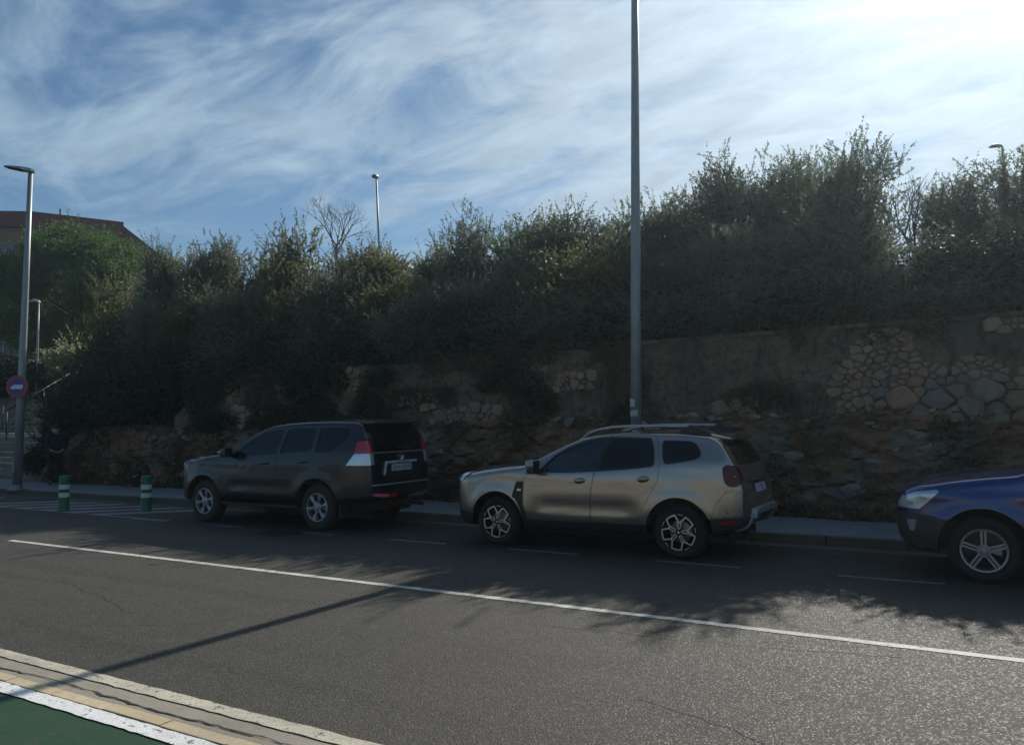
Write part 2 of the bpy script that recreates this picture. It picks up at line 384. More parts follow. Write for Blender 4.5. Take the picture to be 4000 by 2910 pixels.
# near gutter, kerb blocks, painted strip
g = empty('near_kerb'); g['kind'] = 'structure'
strip('gutter', -40, 25, 3.205, 3.345, -.002, M['gutter'], .006, .05, g)
strip('gutter', -40, 25, 3.125, 3.195, .003, M['gutter'], .002, .2, g)
cr = MB(); x = -14
rr = random.Random(5)
pts = []
while x < 6:
    pts.append((x, 3.197 + .012*math.sin(x*3.1) + rr.uniform(-.010, .010), rr.uniform(.004, .013))); x += rr.uniform(.04, .12)
for a, b in zip(pts, pts[1:]): cr.add([(a[0], a[1]-a[2], .007), (b[0], b[1]-b[2], .007), (b[0], b[1]+b[2], .007), (a[0], a[1]+a[2], .007)], [(0, 1, 2, 3)])
cr.obj('gutter_crack', M['crack'], g, fix=False)
rr = random.Random(2)
kb = MB(); kb.box(0, .563, 3.028, 3.122, -.04, .012); kbm = kb.mesh('kerb_block', bevel=.006)
for i in range(40):
    x = -14.0 + .5685*i + .07
    o = link('kerb_block', kbm, M['kerb_tan'], g, (x, rr.uniform(-.003, .003), rr.uniform(-.002, .003)))
strip('painted_strip', -40, 25, 2.90, 3.02, .008, M['white_strip'], .006, .06, g)
# asphalt scars
def blob_sheet(name, cx_, cy_, rx, ry, z, m, n=22, seed=1, parent=None):
    q = random.Random(seed); v = [(cx_, cy_, z)]
    for k in range(n):
        w = 2*math.pi*k/n; s_ = q.uniform(.6, 1.1); v.append((cx_+rx*s_*math.cos(w), cy_+ry*s_*math.sin(w), z))
    return link(name, mesh(name, v, [(0, 1+k, 1+(k+1) % n) for k in range(n)]), m, parent)
# hairline cracks in the old surface
for k, (x0_, y0_, dx_, dy_, n_) in enumerate(((-9.5, 5.3, .10, -.018, 26), (-3.4, 6.1, .09, .012, 30), (-6.8, 4.3, .05, .05, 16), (-2.0, 4.8, .08, -.03, 18))):
    q_ = random.Random(k+40); c_ = MB(); x_, y_ = x0_, y0_
    for i in range(n_):
        x2_, y2_ = x_+dx_+q_.uniform(-.02, .02), y_+dy_+q_.uniform(-.035, .035); w_ = q_.uniform(.0015, .0035)
        c_.add([(x_, y_-w_, .0025), (x2_, y2_-w_, .0025), (x2_, y2_+w_, .0025), (x_, y_+w_, .0025)], [(0, 1, 2, 3)]); x_, y_ = x2_, y2_
    c_.obj('road_crack', M['crack'], road, fix=False)
# manhole
mh = MB(); mh.lathe([(.0, .008), (.30, .008), (.315, .014), (.325, .006), (.36, .012), (.40, .004)], 40, c=(-9.97, 9.20, 0))
for k in range(-3, 4):
    w = math.sqrt(.27**2-(k*.075)**2); mh.box(-9.97-w, -9.97+w, 9.20+k*.075-.012, 9.20+k*.075+.012, .008, .0135)
mh.obj('manhole_cover', M['iron'], road, fix=True)

# far kerb, gutter and pavement
KY = 11.50
fk = empty('far_kerb'); fk['kind'] = 'structure'
strip('gutter', -90, 30, 11.19, KY, .004, M['kerb'], .004, .4, fk)
rr = random.Random(3)
ks = MB(); ks.box(0, .985, KY, KY+.13, -.05, .135); ksm = ks.mesh('kerb_stone', bevel=.012)
x = -40
while x < 12:
    link('kerb_stone', ksm, M['kerb'], fk, (x, rr.uniform(-.006, .006), rr.uniform(-.006, .004)))
    x += 1.0
pv = sheet('pavement', -90, 30, KY+.13, 13.9, .13, M['pavement']); pv['kind'] = 'structure'

# ------------------------------------------------------------------ hill terrain
def top_z(x): return 3.185 + .0105*x if x > -18 else 2.996
def terr(x, y):
    base = top_z(x) - .12 if y > 13.9 else .1
    t = max(0, y-14.1)
    z = (top_z(x) - .15) + .16*min(t, 8) + .07*max(0, min(t-8, 30))
    # stairs zone to the left
    k = min(1, max(0, (-24.0 - x)/3.5)); k = k*k*(3-2*k)
    zs = .05 + min(3.3, max(0, (y-13.8))*.46) + .05*max(0, y-21)
    zs = min(zs, 6.5)
    z = z*(1-k) + (zs-.25)*k
    return z + .12*noise.noise(Vector((x*.5, y*.5, 0)))
xs = np.concatenate([np.arange(-130, -45, 5), np.arange(-45, 12, .6), np.arange(12, 80, 6)]); ys = np.concatenate([np.arange(14.1, 24, .5), np.arange(24, 60, 3), np.arange(60, 300, 30)])
v = [(x, y, terr(x, y)) for y in ys for x in xs]; nx = len(xs)
f = [(j*nx+i, j*nx+i+1, (j+1)*nx+i+1, (j+1)*nx+i) for j in range(len(ys)-1) for i in range(nx-1)]
hill = link('hillside', mesh('hillside', v, f, True), M['soil']); hill['kind'] = 'structure'

# ------------------------------------------------------------------ bedrock face (blocky) under the wall
def hashv(p): return random.Random(int(p.x*7919) ^ int(p.z*104729)).random()
def rock_y(x, s, zt):
    z = s*zt
    base = 13.42 + .38*s**1.4
    p = Vector((x*1.5 + .3*noise.noise(Vector((x, 0, z*2))), 0, z*3.1))
    ds, ps = noise.voronoi(p); c = ps[0]; h = math.modf(abs(math.sin(c.x*12.98+c.z*78.2)*4375.5))[0]
    tilt = (p.x-c.x)*(h-.5)*.16 + (p.z-c.z)*.06
    p2 = Vector((x*5.5, 3, z*8)); d2, q2 = noise.voronoi(p2); h2 = math.modf(abs(math.sin(q2[0].x*32.98+q2[0].z*18.2)*4375.5))[0]
    e = min(1, (ds[1]-ds[0])*5); e2 = min(1, (d2[1]-d2[0])*4)
    bulge = .16*noise.noise(Vector((x*.55, 7, z*.9)))
    return base - .24*(h-.4)*e - tilt + .05*(1-e) - .055*h2*e2 - bulge + .03*noise.noise(Vector((x*9, 1, z*9)))
xs = np.arange(-25.5, 9, .055); NV = 34
def zt_(x): return 1.62 + .12*noise.noise(Vector((x*.6, 0, 5))) + (.06 if x > -4 else 0)
v = []
for x in xs:
    zt = zt_(x)
    k = max(0, min(1, (-23.5-x)/2.0))  # dies out on the left
    for j in range(NV+1):
        s = j/NV; yy = rock_y(x, s, zt) + .05
        v.append((x, yy + k*.3, .12 + (s*zt-.0)*(1-.55*k)))
    v.append((x, 14.4, .12 + zt*(1-.55*k) + .03))
n1_ = NV+2
f = [(i*n1_+j, (i+1)*n1_+j, (i+1)*n1_+j+1, i*n1_+j+1) for i in range(len(xs)-1) for j in range(n1_-1)]
rockf = link('rock_face', mesh('rock_face', v, f), M['rock']); rockf['kind'] = 'structure'

# ------------------------------------------------------------------ upper rubble retaining wall
wall = empty('retaining_wall', (-8, 14, 0), 0, 'long old rubble and mortar retaining wall on the rock behind the parked cars', 'wall')
def wtop(x): return top_z(x)
def wface(x, z): return WY + .14*noise.noise(Vector((x*.8, 2, z*1.2))) + .06*noise.noise(Vector((x*3.3, 2, z*4.5))) + .04*max(0, noise.noise(Vector((x*6, 5, z*7))))
xs = np.arange(-19.0, 9, .085); NV = 20; v = []
WY = 13.86
for x in xs:
    zt = wtop(x) + .02*noise.noise(Vector((x*2, 0, 0))) - (.14*abs(noise.noise(Vector((x*1.3, 4, 0)))) if x < -6 else 0); k = max(0, min(1, (-17.8-x)/1.2))
    zt = zt - k*1.0
    z0 = zt_(x) - .02
    for j in range(NV+1):
        z = z0 + (zt-z0)*j/NV
        y = WY + .14*noise.noise(Vector((x*.8, 2, z*1.2))) + .06*noise.noise(Vector((x*3.3, 2, z*4.5))) + .04*max(0, noise.noise(Vector((x*6, 5, z*7)))) + .012*noise.noise(Vector((x*13, 2, z*14)))
        v.append((x+8, y-14, z))
    v.append((x+8, .35, zt+.01)); v.append((x+8, .36, z0))
n1_ = NV+3
f = [(i*n1_+j, (i+1)*n1_+j, (i+1)*n1_+j+1, i*n1_+j+1) for i in range(len(xs)-1) for j in range(n1_-1)]
link('wall_face', mesh('wall_face', v, f, True), M['wallm'], wall)
cp = MB(); n = 60
for i in range(n):
    a = -5.8+8 + 14.2*i/n; b = -5.8+8 + 14.2*(i+1)/n
    za, zb = wtop(a-8), wtop(b-8); y0 = WY-14-.045; q = .01*noise.noise(Vector((a, 0, 0)))
    cp.add([(a, y0+q, za-.01), (b, y0+q, zb-.01), (b, y0+q, zb+.055), (a, y0+q, za+.055), (a, .3, za+.06), (b, .3, zb+.06)], [(0, 1, 2, 3), (3, 2, 5, 4)])
cp.obj('cap_course', M['wallm'], wall, fix=False)

def clip_poly(poly, px, pz, nx_, nz_):
    outp = []
    for i in range(len(poly)):
        a, b = poly[i], poly[(i+1) % len(poly)]
        da = (a[0]-px)*nx_+(a[1]-pz)*nz_; db = (b[0]-px)*nx_+(b[1]-pz)*nz_
        if da <= 0: outp.append(a)
        if da*db < 0:
            t = da/(da-db); outp.append((a[0]+(b[0]-a[0])*t, a[1]+(b[1]-a[1])*t))
    return outp
def inside(pt, poly):
    x, y = pt; c = False
    for i in range(len(poly)):
        (x1, y1), (x2, y2) = poly[i], poly[(i+1) % len(poly)]
        if (y1 > y) != (y2 > y) and x < (x2-x1)*(y-y1)/(y2-y1)+x1: c = not c
    return c
def stones_in(poly, rf, yfun, mat, parent, seed=1, seeds=(), aspect=1.35, dome=.05, off=(8, -14)):
    q = random.Random(seed); xs_ = [p[0] for p in poly]; zs_ = [p[1] for p in poly]
    pts = [(a, b, r) for a, b, r in seeds]
    for _ in range(9000):
        p = (q.uniform(min(xs_), max(xs_)), q.uniform(min(zs_), max(zs_)))
        if not inside(p, poly): continue
        r = rf(*p)*q.uniform(.5, 1.5)
        if all(((p[0]-a)/aspect)**2 + (p[1]-b)**2 > ((r+s)*.5)**2 for a, b, s in pts): pts.append((p[0], p[1], r))
    for (a, b, r) in pts:
        cell = [(a-r*1.4, b-r), (a+r*1.4, b-r), (a+r*1.4, b+r), (a-r*1.4, b+r)]
        for (c, d, s) in pts:
            if (c, d) == (a, b) or abs(c-a) > 1.2 or abs(d-b) > 1.2: continue
            dx, dz = (c-a)/aspect**2, d-b; L = math.hypot(dx, dz); w = r/(r+s)
            w = .5+(w-.5)*.9
            mx_, mz_ = a+(c-a)*w, b+(d-b)*w
            cell = clip_poly(cell, mx_, mz_, dx/L, dz/L)
            if len(cell) < 3: break
        if len(cell) < 3: continue
        # shrink and roughen
        gap = .008
        ring0 = []; m_ = []
        for i in range(len(cell)):
            p, p2 = cell[i], cell[(i+1) % len(cell)]
            L = math.hypot(p2[0]-p[0], p2[1]-p[1]); k = 2 if L > .06 else 1
            for j in range(k): m_.append((p[0]+(p2[0]-p[0])*(j+.25)/k if k > 1 else (p[0]+p2[0])/2, p[1]+(p2[1]-p[1])*(j+.25)/k if k > 1 else (p[1]+p2[1])/2))
        if len(m_) < 3: continue
        cxx = sum(p[0] for p in m_)/len(m_); czz = sum(p[1] for p in m_)/len(m_)
        size = max(math.hypot(p[0]-cxx, p[1]-czz) for p in m_)
        if size < .02: continue
        sc = max(.5, 1-gap/size*1.2)
        yb = yfun(cxx, czz); lift = q.uniform(.005, .05)+.04*min(1, size/.3); tx, tz = q.uniform(-.18, .18), q.uniform(-.18, .10)
        v = []; n_ = len(m_)
        for lev, (ss, hh) in enumerate(((1.0, -.06), (.97, lift*.55), (.78, lift))):
            for p in m_:
                jx, jz = q.uniform(-.11, .11)*size, q.uniform(-.11, .11)*size
                x = cxx+(p[0]-cxx)*sc*ss+jx*(lev > 0); z = czz+(p[1]-czz)*sc*ss+jz*(lev > 0)
                v.append((x-cxx, -(hh + (tx*(x-cxx)+tz*(z-czz))*(lev > 0)), z-czz))
        v.append((0, -(lift+.012*q.random()), 0))
        f = []
        for lev in range(2):
            for i in range(n_): i2 = (i+1) % n_; f.append((lev*n_+i, lev*n_+i2, (lev+1)*n_+i2, (lev+1)*n_+i))
        for i in range(n_): f.append((2*n_+i, 2*n_+(i+1) % n_, 3*n_))
        me = mesh('stone', v, f)
        o = link('stone', me, mat, parent, (cxx+off[0], yb+off[1], czz))
polyA = [(-1.79, 2.92), (-1.69, 2.94), (-1.49, 3.03), (-1.31, 3.06), (-1.11, 2.88), (-1.02, 2.72), (-0.97, 2.57), (-0.75, 2.5), (-0.6, 2.49), (-0.57, 2.35), (-0.46, 2.4), (-0.38, 2.54), (-0.11, 2.59), (0.09, 2.48), (0.19, 2.35), (0.42, 2.34), (1.2, 2.5), (2.2, 2.4), (2.2, 1.75), (.39, 1.71), (0.1, 1.7), (-0.6, 1.73), (-0.97, 1.73), (-1.19, 1.76), (-1.54, 1.87), (-1.57, 2.0), (-1.83, 1.96), (-2.13, 2.1), (-2.2, 2.19), (-2.18, 2.35), (-2.01, 2.5), (-1.88, 2.62), (-1.82, 2.84)]
stones_in(polyA, lambda x, z: .105 + .12*max(0, min(1, (2.35-z)/.5))*max(0, min(1, (x+1.9)/.8)), lambda x, z: wface(x, z)+.01, M['stone'], wall, 3,
          [(-1.22, 2.0, .34), (-.72, 1.98, .26), (-.42, 2.12, .17), (-.05, 2.1, .30), (-.25, 1.84, .24), (.3, 1.95, .26), (-1.0, 2.26, .17), (.42, 2.2, .2), (.05, 1.80, .2)], 1.3)
for poly, r, sd in (([(-4.07, 1.9), (-3.99, 1.97), (-3.78, 2.04), (-3.55, 2.05), (-3.48, 1.96), (-3.53, 1.85), (-3.71, 1.86), (-3.92, 1.9)], .12, 1),
                    ([(-11.14, 2.26), (-10.76, 2.32), (-10.26, 2.38), (-10.24, 2.2), (-10.35, 2.05), (-10.54, 2.07), (-10.77, 2.17), (-11.09, 2.11)], .11, 2),
                    ([(-16.78, 2.93), (-16.27, 2.98), (-16.33, 2.83), (-16.78, 2.45)], .12, 4), ([(-12.78, 3.01), (-12.57, 2.96), (-12.4, 2.94), (-12.41, 2.75), (-12.57, 2.29), (-12.73, 2.65)], .1, 5),
                    ([(.0, 3.0), (.9, 3.02), (.9, 3.13), (.0, 3.1)], .1, 9), ([(-7.3, 2.35), (-6.6, 2.4), (-6.5, 2.6), (-7.2, 2.62)], .11, 19), ([(-17.6, 1.75), (-16.2, 1.7), (-15.6, 1.95), (-16.6, 2.2), (-17.5, 2.1)], .14, 20), ([(-10.4, 1.75), (-8.9, 1.7), (-8.6, 1.95), (-9.6, 2.05)], .13, 21), ([(-8.3, 2.6), (-7.9, 2.5), (-7.5, 2.8), (-8.0, 2.95)], .10, 22), ([(-2.2, 1.72), (-1.6, 1.72), (-1.55, 1.9), (-2.1, 1.95)], .12, 23)):
    stones_in(poly, lambda x, z: r, lambda x, z: wface(x, z)+.01, M['stone'], wall, sd, (), 1.4)
# rubble course on the ledge at the foot of the wall, and broken blocks in the rock face
def boulder(q, sx, sy, sz, n=11):
    bm = bmesh.new()
    for _ in range(n):
        d = Vector((q.gauss(0, 1), q.gauss(0, 1), q.gauss(0, 1))).normalized(); bm.verts.new((d.x*sx*q.uniform(.8, 1.1), d.y*sy*q.uniform(.8, 1.1), d.z*sz*q.uniform(.75, 1.1)))
    bmesh.ops.convex_hull(bm, input=bm.verts); me = bpy.data.meshes.new('rock'); bm.to_mesh(me); bm.free(); return me
q = random.Random(11)
protos = [boulder(q, 1, .6, q.uniform(.35, .75), q.randint(10, 15)) for _ in range(14)]
x = -17.5
while x < 3:
    s = q.uniform(.05, .16); o = link('stone', protos[q.randrange(14)], M['stone_dark'] if q.random() < .55 else M['stone_pale'], wall, (x+8, WY-14-.03+q.uniform(-.06, .02), zt_(x)+.10+q.uniform(-.05, .05)), (q.uniform(-.2, .2), q.uniform(-.35, .35), q.uniform(-.4, .4)), (s, s*.9, s*q.uniform(.6, .9)))
    x += s*q.uniform(1.0, 2.6)
for i in range(215):
    x = q.uniform(-22.5, 2.4); s_ = q.betavariate(1.3, 1.3); zt = zt_(x); yy = rock_y(x, s_, zt)
    pale = (-4 < x < -2.3 and .75 < s_*zt < 1.2) or q.random() < .18
    s = q.uniform(.06, .20)*(1.5 if q.random() < .15 else 1)
    link('rock', protos[q.randrange(14)], M['stone_pale'] if pale else M['stone_dark'], rockf, (x, yy+.06, .12+s_*zt), (q.uniform(-.3, .3), q.uniform(-.25, .25), q.uniform(-.5, .5)), (s*1.2, s*.8, s*q.uniform(.6, 1.0)))
for (x, z, s) in [(-3.45, 1.10, .17), (-3.15, 1.06, .22), (-2.85, 1.0, .16), (-3.3, .93, .2), (-2.95, .86, .2), (-1.05, 1.35, .16), (-.95, 1.15, .13), (-2.2, .42, .22), (-2.6, .55, .16), (-1.9, .5, .2)]:
    link('rock', protos[q.randrange(14)], M['stone_pale'], rockf, (x, rock_y(x, z/1.7, zt_(x))+.05, z+.1), (q.uniform(-.3, .3), q.uniform(-.25, .25), 0), (s*1.3, s*.8, s*.8))
# thin haze box added to stand in for the glare veil over the backlit bank
hzb = MB(); hzb.box(-140, 70, -60, 75, -1.2, 26)
hz_o = hzb.obj('glare_haze', None); hz_o['kind'] = 'stuff'
hm = bpy.data.materials.new('glare_haze'); hm.use_nodes = True; ht = hm.node_tree; ht.nodes.clear()
ho = ht.nodes.new('ShaderNodeOutputMaterial'); hv = ht.nodes.new('ShaderNodeVolumePrincipled'); hv.inputs['Color'].default_value = (.74, .91, 1, 1); hv.inputs['Density'].default_value = .0011; hv.inputs['Anisotropy'].default_value = .74
ht.links.new(hv.outputs[0], ho.inputs['Volume']); hz_o.data.materials.clear(); hz_o.data.materials.append(hm)
# ------------------------------------------------------------------ vegetation
def leaves(P, D, length, width, tint, name, roll=None):
    """P (N,3) leaf bases, D (N,3) directions -> kite quads"""
    N = len(P); D = D/np.linalg.norm(D, axis=1, keepdims=True)
    a = RNG.normal(size=(N, 3)); Sd = np.cross(D, a); Sd /= np.linalg.norm(Sd, axis=1, keepdims=True)+1e-9
    L = (length*RNG.uniform(.65, 1.25, N))[:, None]; Wd = (width*RNG.uniform(.7, 1.3, N))[:, None]
    V = np.stack([P, P+D*L*.45+Sd*Wd*.5, P+D*L, P+D*L*.45-Sd*Wd*.5], axis=1)
    return fastmesh(name, V, 4, tint)
def crown_points(seed, rx, ry, rz, clumps, shoots, per, slen, upb=.55, lz=0, spiky=.5):
    g = np.random.default_rng(seed)
    d = g.normal(size=(clumps, 3)); d /= np.linalg.norm(d, axis=1, keepdims=True)
    rad = g.uniform(.35, 1.0, clumps)**.6
    C = d*rad[:, None]*np.array([rx, ry, rz])*.82
    P = []; D = []
    for c in C:
        n = shoots
        dd = g.normal(size=(n, 3)); dd /= np.linalg.norm(dd, axis=1, keepdims=True)
        outw = c/np.array([rx, ry, rz]); dd = dd + outw*.6; dd[:, 2] += upb; dd /= np.linalg.norm(dd, axis=1, keepdims=True)
        o = c + g.normal(size=(n, 3))*np.array([.20, .20, .22])*min(rx, rz)*.8
        L = slen*g.uniform(.45, 1.25, n)*(1+spiky*(g.random(n) > .86))
        t = g.uniform(.05, 1, (n, per))
        pos = o[:, None, :] + dd[:, None, :]*(L[:, None]*t)[:, :, None] + (np.array([0, 0, .18])*((L[:, None]*t)**2)[:, :, None])
        ld = dd[:, None, :]*.9 + g.normal(size=(n, per, 3))*.62
        P.append(pos.reshape(-1, 3)); D.append(ld.reshape(-1, 3))
    P = np.concatenate(P); D = np.concatenate(D)
    return P, D
def crown_mesh(name, seed, rx, ry, rz, clumps=26, shoots=26, per=34, slen=.7, ll=.065, lw=.020, up=.55, spiky=.6):
    P, D = crown_points(seed, rx, ry, rz, clumps, shoots, per, slen, up, spiky=spiky)
    g = np.random.default_rng(seed+1)
    # sparse larger sprays deep inside keep the heart of the crown opaque
    m = 5200; q = g.normal(size=(m, 3)); q /= np.linalg.norm(q, axis=1, keepdims=True); q = q*(g.random(m)**.5)[:, None]*np.array([rx, ry, rz])*.72
    tint = np.clip(g.normal(.4, .28, len(P)+m), 0, 1)
    a = leaves(P, D, ll, lw, tint[:len(P)], name)
    PP = np.concatenate([P, q]); DD = np.concatenate([D, g.normal(size=(m, 3))])
    N = len(PP); bpy.data.meshes.remove(a)
    DD /= np.linalg.norm(DD, axis=1, keepdims=True)
    an = g.normal(size=(N, 3)); Sd = np.cross(DD, an); Sd /= np.linalg.norm(Sd, axis=1, keepdims=True)+1e-9
    L = ll*g.uniform(.65, 1.25, N); Wd = lw*g.uniform(.7, 1.3, N); L[len(P):] *= 1.7; Wd[len(P):] *= 2.8
    V = np.stack([PP, PP+DD*(L*.45)[:, None]+Sd*(Wd*.5)[:, None], PP+DD*L[:, None], PP+DD*(L*.45)[:, None]-Sd*(Wd*.5)[:, None]], axis=1)
    return fastmesh(name, V, 4, tint)
def limb_mesh(name, seed, rx, ry, rz, h0, n=6, r0=.09, wig=.15, multi=False, twigs=0):
    q = random.Random(seed); mb = MB()
    base = Vector((0, 0, -h0)); fork = Vector((q.uniform(-.1, .1), q.uniform(-.1, .1), -h0*.35 - rz*.3))
    if not multi: mb.tube([base, (base+fork)/2+Vector((q.uniform(-.05, .05), 0, 0)), fork], [r0*1.2, r0, r0*.85], 8)
    for k in range(n):
        w = 2*math.pi*k/n + q.uniform(-.4, .4); rr = q.uniform(.35, .8)
        e = Vector((rx*rr*math.cos(w), ry*rr*math.sin(w), rz*q.uniform(-.1, .75))); s = fork if not multi else base + Vector((q.uniform(-.2, .2), q.uniform(-.2, .2), 0))
        p1 = s.lerp(e, .4) + Vector((q.uniform(-wig, wig), q.uniform(-wig, wig), .15)); p2 = s.lerp(e, .75) + Vector((q.uniform(-wig, wig), q.uniform(-wig, wig), .05))
        mb.tube([s, p1, p2, e], [r0*.6, r0*.42, r0*.25, r0*.1], 6)
        for j in range(3):
            b = p1.lerp(e, q.uniform(0, .9)); t = b + Vector((q.uniform(-.6, .6)*rx*.6, q.uniform(-.6, .6)*ry*.6, q.uniform(.1, .7)*rz*.6))
            mb.tube([b, b.lerp(t, .5)+Vector((0, 0, .06)), t], [r0*.22, r0*.15, r0*.05], 5)
    return mb.mesh(name, smooth=True, fix=False)
def branch_rec(mb, p, d, L, r, depth, q, spread=.55, upb=.12):
    e = p + d*L; m_ = p + d*L*.5 + Vector((q.uniform(-1, 1), q.uniform(-1, 1), q.uniform(-1, 1)))*L*.06
    mb.tube([p, m_, e], [r, r*.82, r*.62], 5 if depth > 1 else 3, cap=False)
    if depth == 0: return
    for k in range(q.choice((2, 3, 3))):
        dd = (d + Vector((q.gauss(0, spread), q.gauss(0, spread), q.gauss(upb, spread*.7)))).normalized()
        branch_rec(mb, p + d*L*q.uniform(.55, 1.0), dd, L*q.uniform(.62, .88), r*.58, depth-1, q, spread, upb)

VAR = []
specs = [(1.35, 1.2, 2.0), (1.5, 1.3, 1.8), (1.2, 1.1, 2.15), (1.6, 1.35, 1.7), (1.3, 1.2, 2.3)]
for i, (a, b, c) in enumerate(specs):
    VAR.append((crown_mesh('olive_crown', 100+i, a, b, c, 30, 30, 46, .52, .066, .025, .5, .4), limb_mesh('olive_limbs', 50+i, a, b, c, c+.3, 7, .08), (a, b, c)))
VIS = []
for i, (a, b, c) in enumerate([(1.1, 1.0, 1.2), (1.4, 1.1, 1.0)]):
    VIS.append((crown_mesh('shrub_crown', 200+i, a, b, c, 20, 24, 30, .5, .058, .030, .35, .5), limb_mesh('shrub_limbs', 70+i, a, b, c, c, 6, .035, multi=True), (a, b, c)))
MATC = {k: [None]*8 for k in ('olive', 'olive_dry', 'dark_leaf', 'pine_leaf', 'pale_leaf', 'dry_grass')}
def with_mat(me, key, cache={}):
    k = (me.name, key)
    if k not in cache:
        c = me.copy(); c.materials.clear(); c.materials.append(M[key]); cache[k] = c
    return cache[k]
def tree(name, x, y, ztop, var, label, cat, group, key='olive', sx=1.0, zbot=None, rz=None, small=False):
    cm, lm, (a, b, c) = (VIS if small else VAR)[var]
    zb = terr(x, y) if zbot is None else zbot
    # crown spans from near the ground to ztop
    hz = (ztop - zb)/2*1.0; sz = hz/(c*1.14)
    t = empty(name, (x, y, zb), 0, label, cat, group)
    r_ = random.Random(int(x*31+y*17)); rz = r_.uniform(0, 6.28) if rz is None else rz
    o = link('crown', with_mat(cm, key), None, t, (0, 0, hz), (0, 0, rz), (sx, sx, sz))
    o = link('trunk', lm, M['bark'], t, (0, 0, hz), (0, 0, rz), (sx, sx, hz/(c+.3) if not small else hz/c))
    return t
G1 = 'olive trees along the top of the rubble wall'
back = [  # x, ztop, variant, material, sx   (row a few metres behind the wall)
 (-26.2, 7.1, 3, 'olive_dry', 1.15), (-24.6, 7.9, 0, 'olive', .9), (-23.6, 8.7, 2, 'olive', .85), (-22.2, 8.2, 0, 'olive', 1.05), (-20.7, 8.15, 4, 'olive', 1.0), (-19.1, 7.6, 1, 'olive_dry', 1.1),
 (-17.4, 7.5, 3, 'olive_dry', 1.1), (-15.6, 7.45, 0, 'olive', 1.0), (-14.3, 7.25, 2, 'olive_dry', 1.05), (-12.6, 7.15, 4, 'olive', .9), (-11.3, 6.9, 1, 'olive', .9), (-10.0, 7.45, 0, 'olive', 1.1), (-8.6, 7.15, 2, 'olive', .9),
 (-7.7, 7.3, 4, 'olive', 1.0), (-6.3, 7.0, 0, 'olive', .85), (-5.2, 7.3, 1, 'olive', .95), (-4.5, 7.6, 2, 'olive', .95), (-3.4, 8.05, 4, 'olive', 1.05), (-2.2, 7.3, 0, 'olive', .95), (-.35, 7.1, 2, 'olive', .85), (.9, 6.6, 1, 'olive', 1.0), (2.6, 6.9, 3, 'olive', 1.1)]
shade = {'olive': 'grey-green', 'olive_dry': 'yellowish green'}
lm = ['above the tail of the dark four-wheel drive', 'over the beige car', 'behind the middle lamp post']
def where(x):
    if x < -22: return 'next to the round pine'
    if x < -18: return 'left of the bare winter tree'
    if x < -14: return 'by the bare winter tree'
    if x < -10: return 'above the dark car tail'
    if x < -7: return 'above the gap between cars'
    if x < -4: return 'beside the middle lamp post'
    if x < -1.4: return 'above the beige car tail'
    return 'above the blue car'
cnt = {}
ords = ['first', 'second', 'third', 'fourth', 'fifth', 'sixth']
for i, (x, zt, v_, k, sx) in enumerate(back):
    w = where(x); cnt[w] = cnt.get(w, 0)+1
    tree('olive_tree', x, 17.0 + (.35 if i % 2 else -.25), zt + (.18, -.30, .05, -.12, .22, -.2)[i % 6], v_, f'{shade[k]} olive of the back row {w}, {ords[cnt[w]-1]} from left', 'tree', G1, 'olive_light' if i % 3 == 1 and k == 'olive' else k, sx*.82)
front = [(-22.0, 6.3, 1, 'olive', .95), (-20.2, 6.6, 3, 'olive_dry', .9), (-18.2, 6.5, 0, 'olive', 1.0), (-16.2, 6.3, 4, 'olive_dry', .95), (-14.3, 6.35, 1, 'olive', 1.0), (-12.7, 6.2, 2, 'olive_dry', .9), (-10.9, 5.6, 0, 'olive', .95), (-9.1, 6.2, 3, 'olive', .9), (-7.4, 6.05, 1, 'olive_dry', .95), (-5.7, 5.9, 4, 'olive', .95),
 (-4.0, 6.1, 0, 'olive', 1.0), (-2.4, 6.3, 2, 'olive', 1.0), (-.7, 5.3, 3, 'olive', .95), (.9, 5.5, 1, 'olive', 1.0), (2.8, 5.6, 0, 'olive', 1.0)]
cnt = {}
for i, (x, zt, v_, k, sx) in enumerate(front):
    w = where(x); cnt[w] = cnt.get(w, 0)+1
    tree('olive_tree', x, 15.25 + (.2 if i % 2 else 0), zt-.45, v_, f'bushy {shade[k]} front-row olive {w}, {ords[cnt[w]-1]} from left', 'tree', G1, 'olive_light' if i % 4 == 0 and k == 'olive' else k, sx*.9, zbot=top_z(x)-.35)
cnt = {}
for i in range(9):
    x = -26.0 + 3.3*i; w = where(x-.01); cnt[w] = cnt.get(w, 0)+1
    tree('olive_tree', x, 20.5, 6.3 if x > -16 else 7.1, (i*2) % 5, f'half hidden rear-row olive {w}, {ords[cnt[w]-1]} from left', 'tree', G1, 'olive', 1.35)
for i in range(21):
    x = -19.2 + 1.08*i + .3*math.sin(i*2.3); spots = ['with a rounded top', 'leaning left', 'with ragged tips', 'hanging low', 'thin and upright']
    tree('wall_top_bush', x, 14.75 + .15*math.sin(i*1.7), top_z(x)+1.25+.35*math.sin(i*2.9), i % 2, f'low dark bush {spots[i % 5]} {where(x)}, {["left", "middle", "right"][i % 3]} side', 'bush', 'low bushes along the wall top', 'olive' if i % 3 else 'dark_leaf', 1.0, zbot=top_z(x)-.2, small=True)
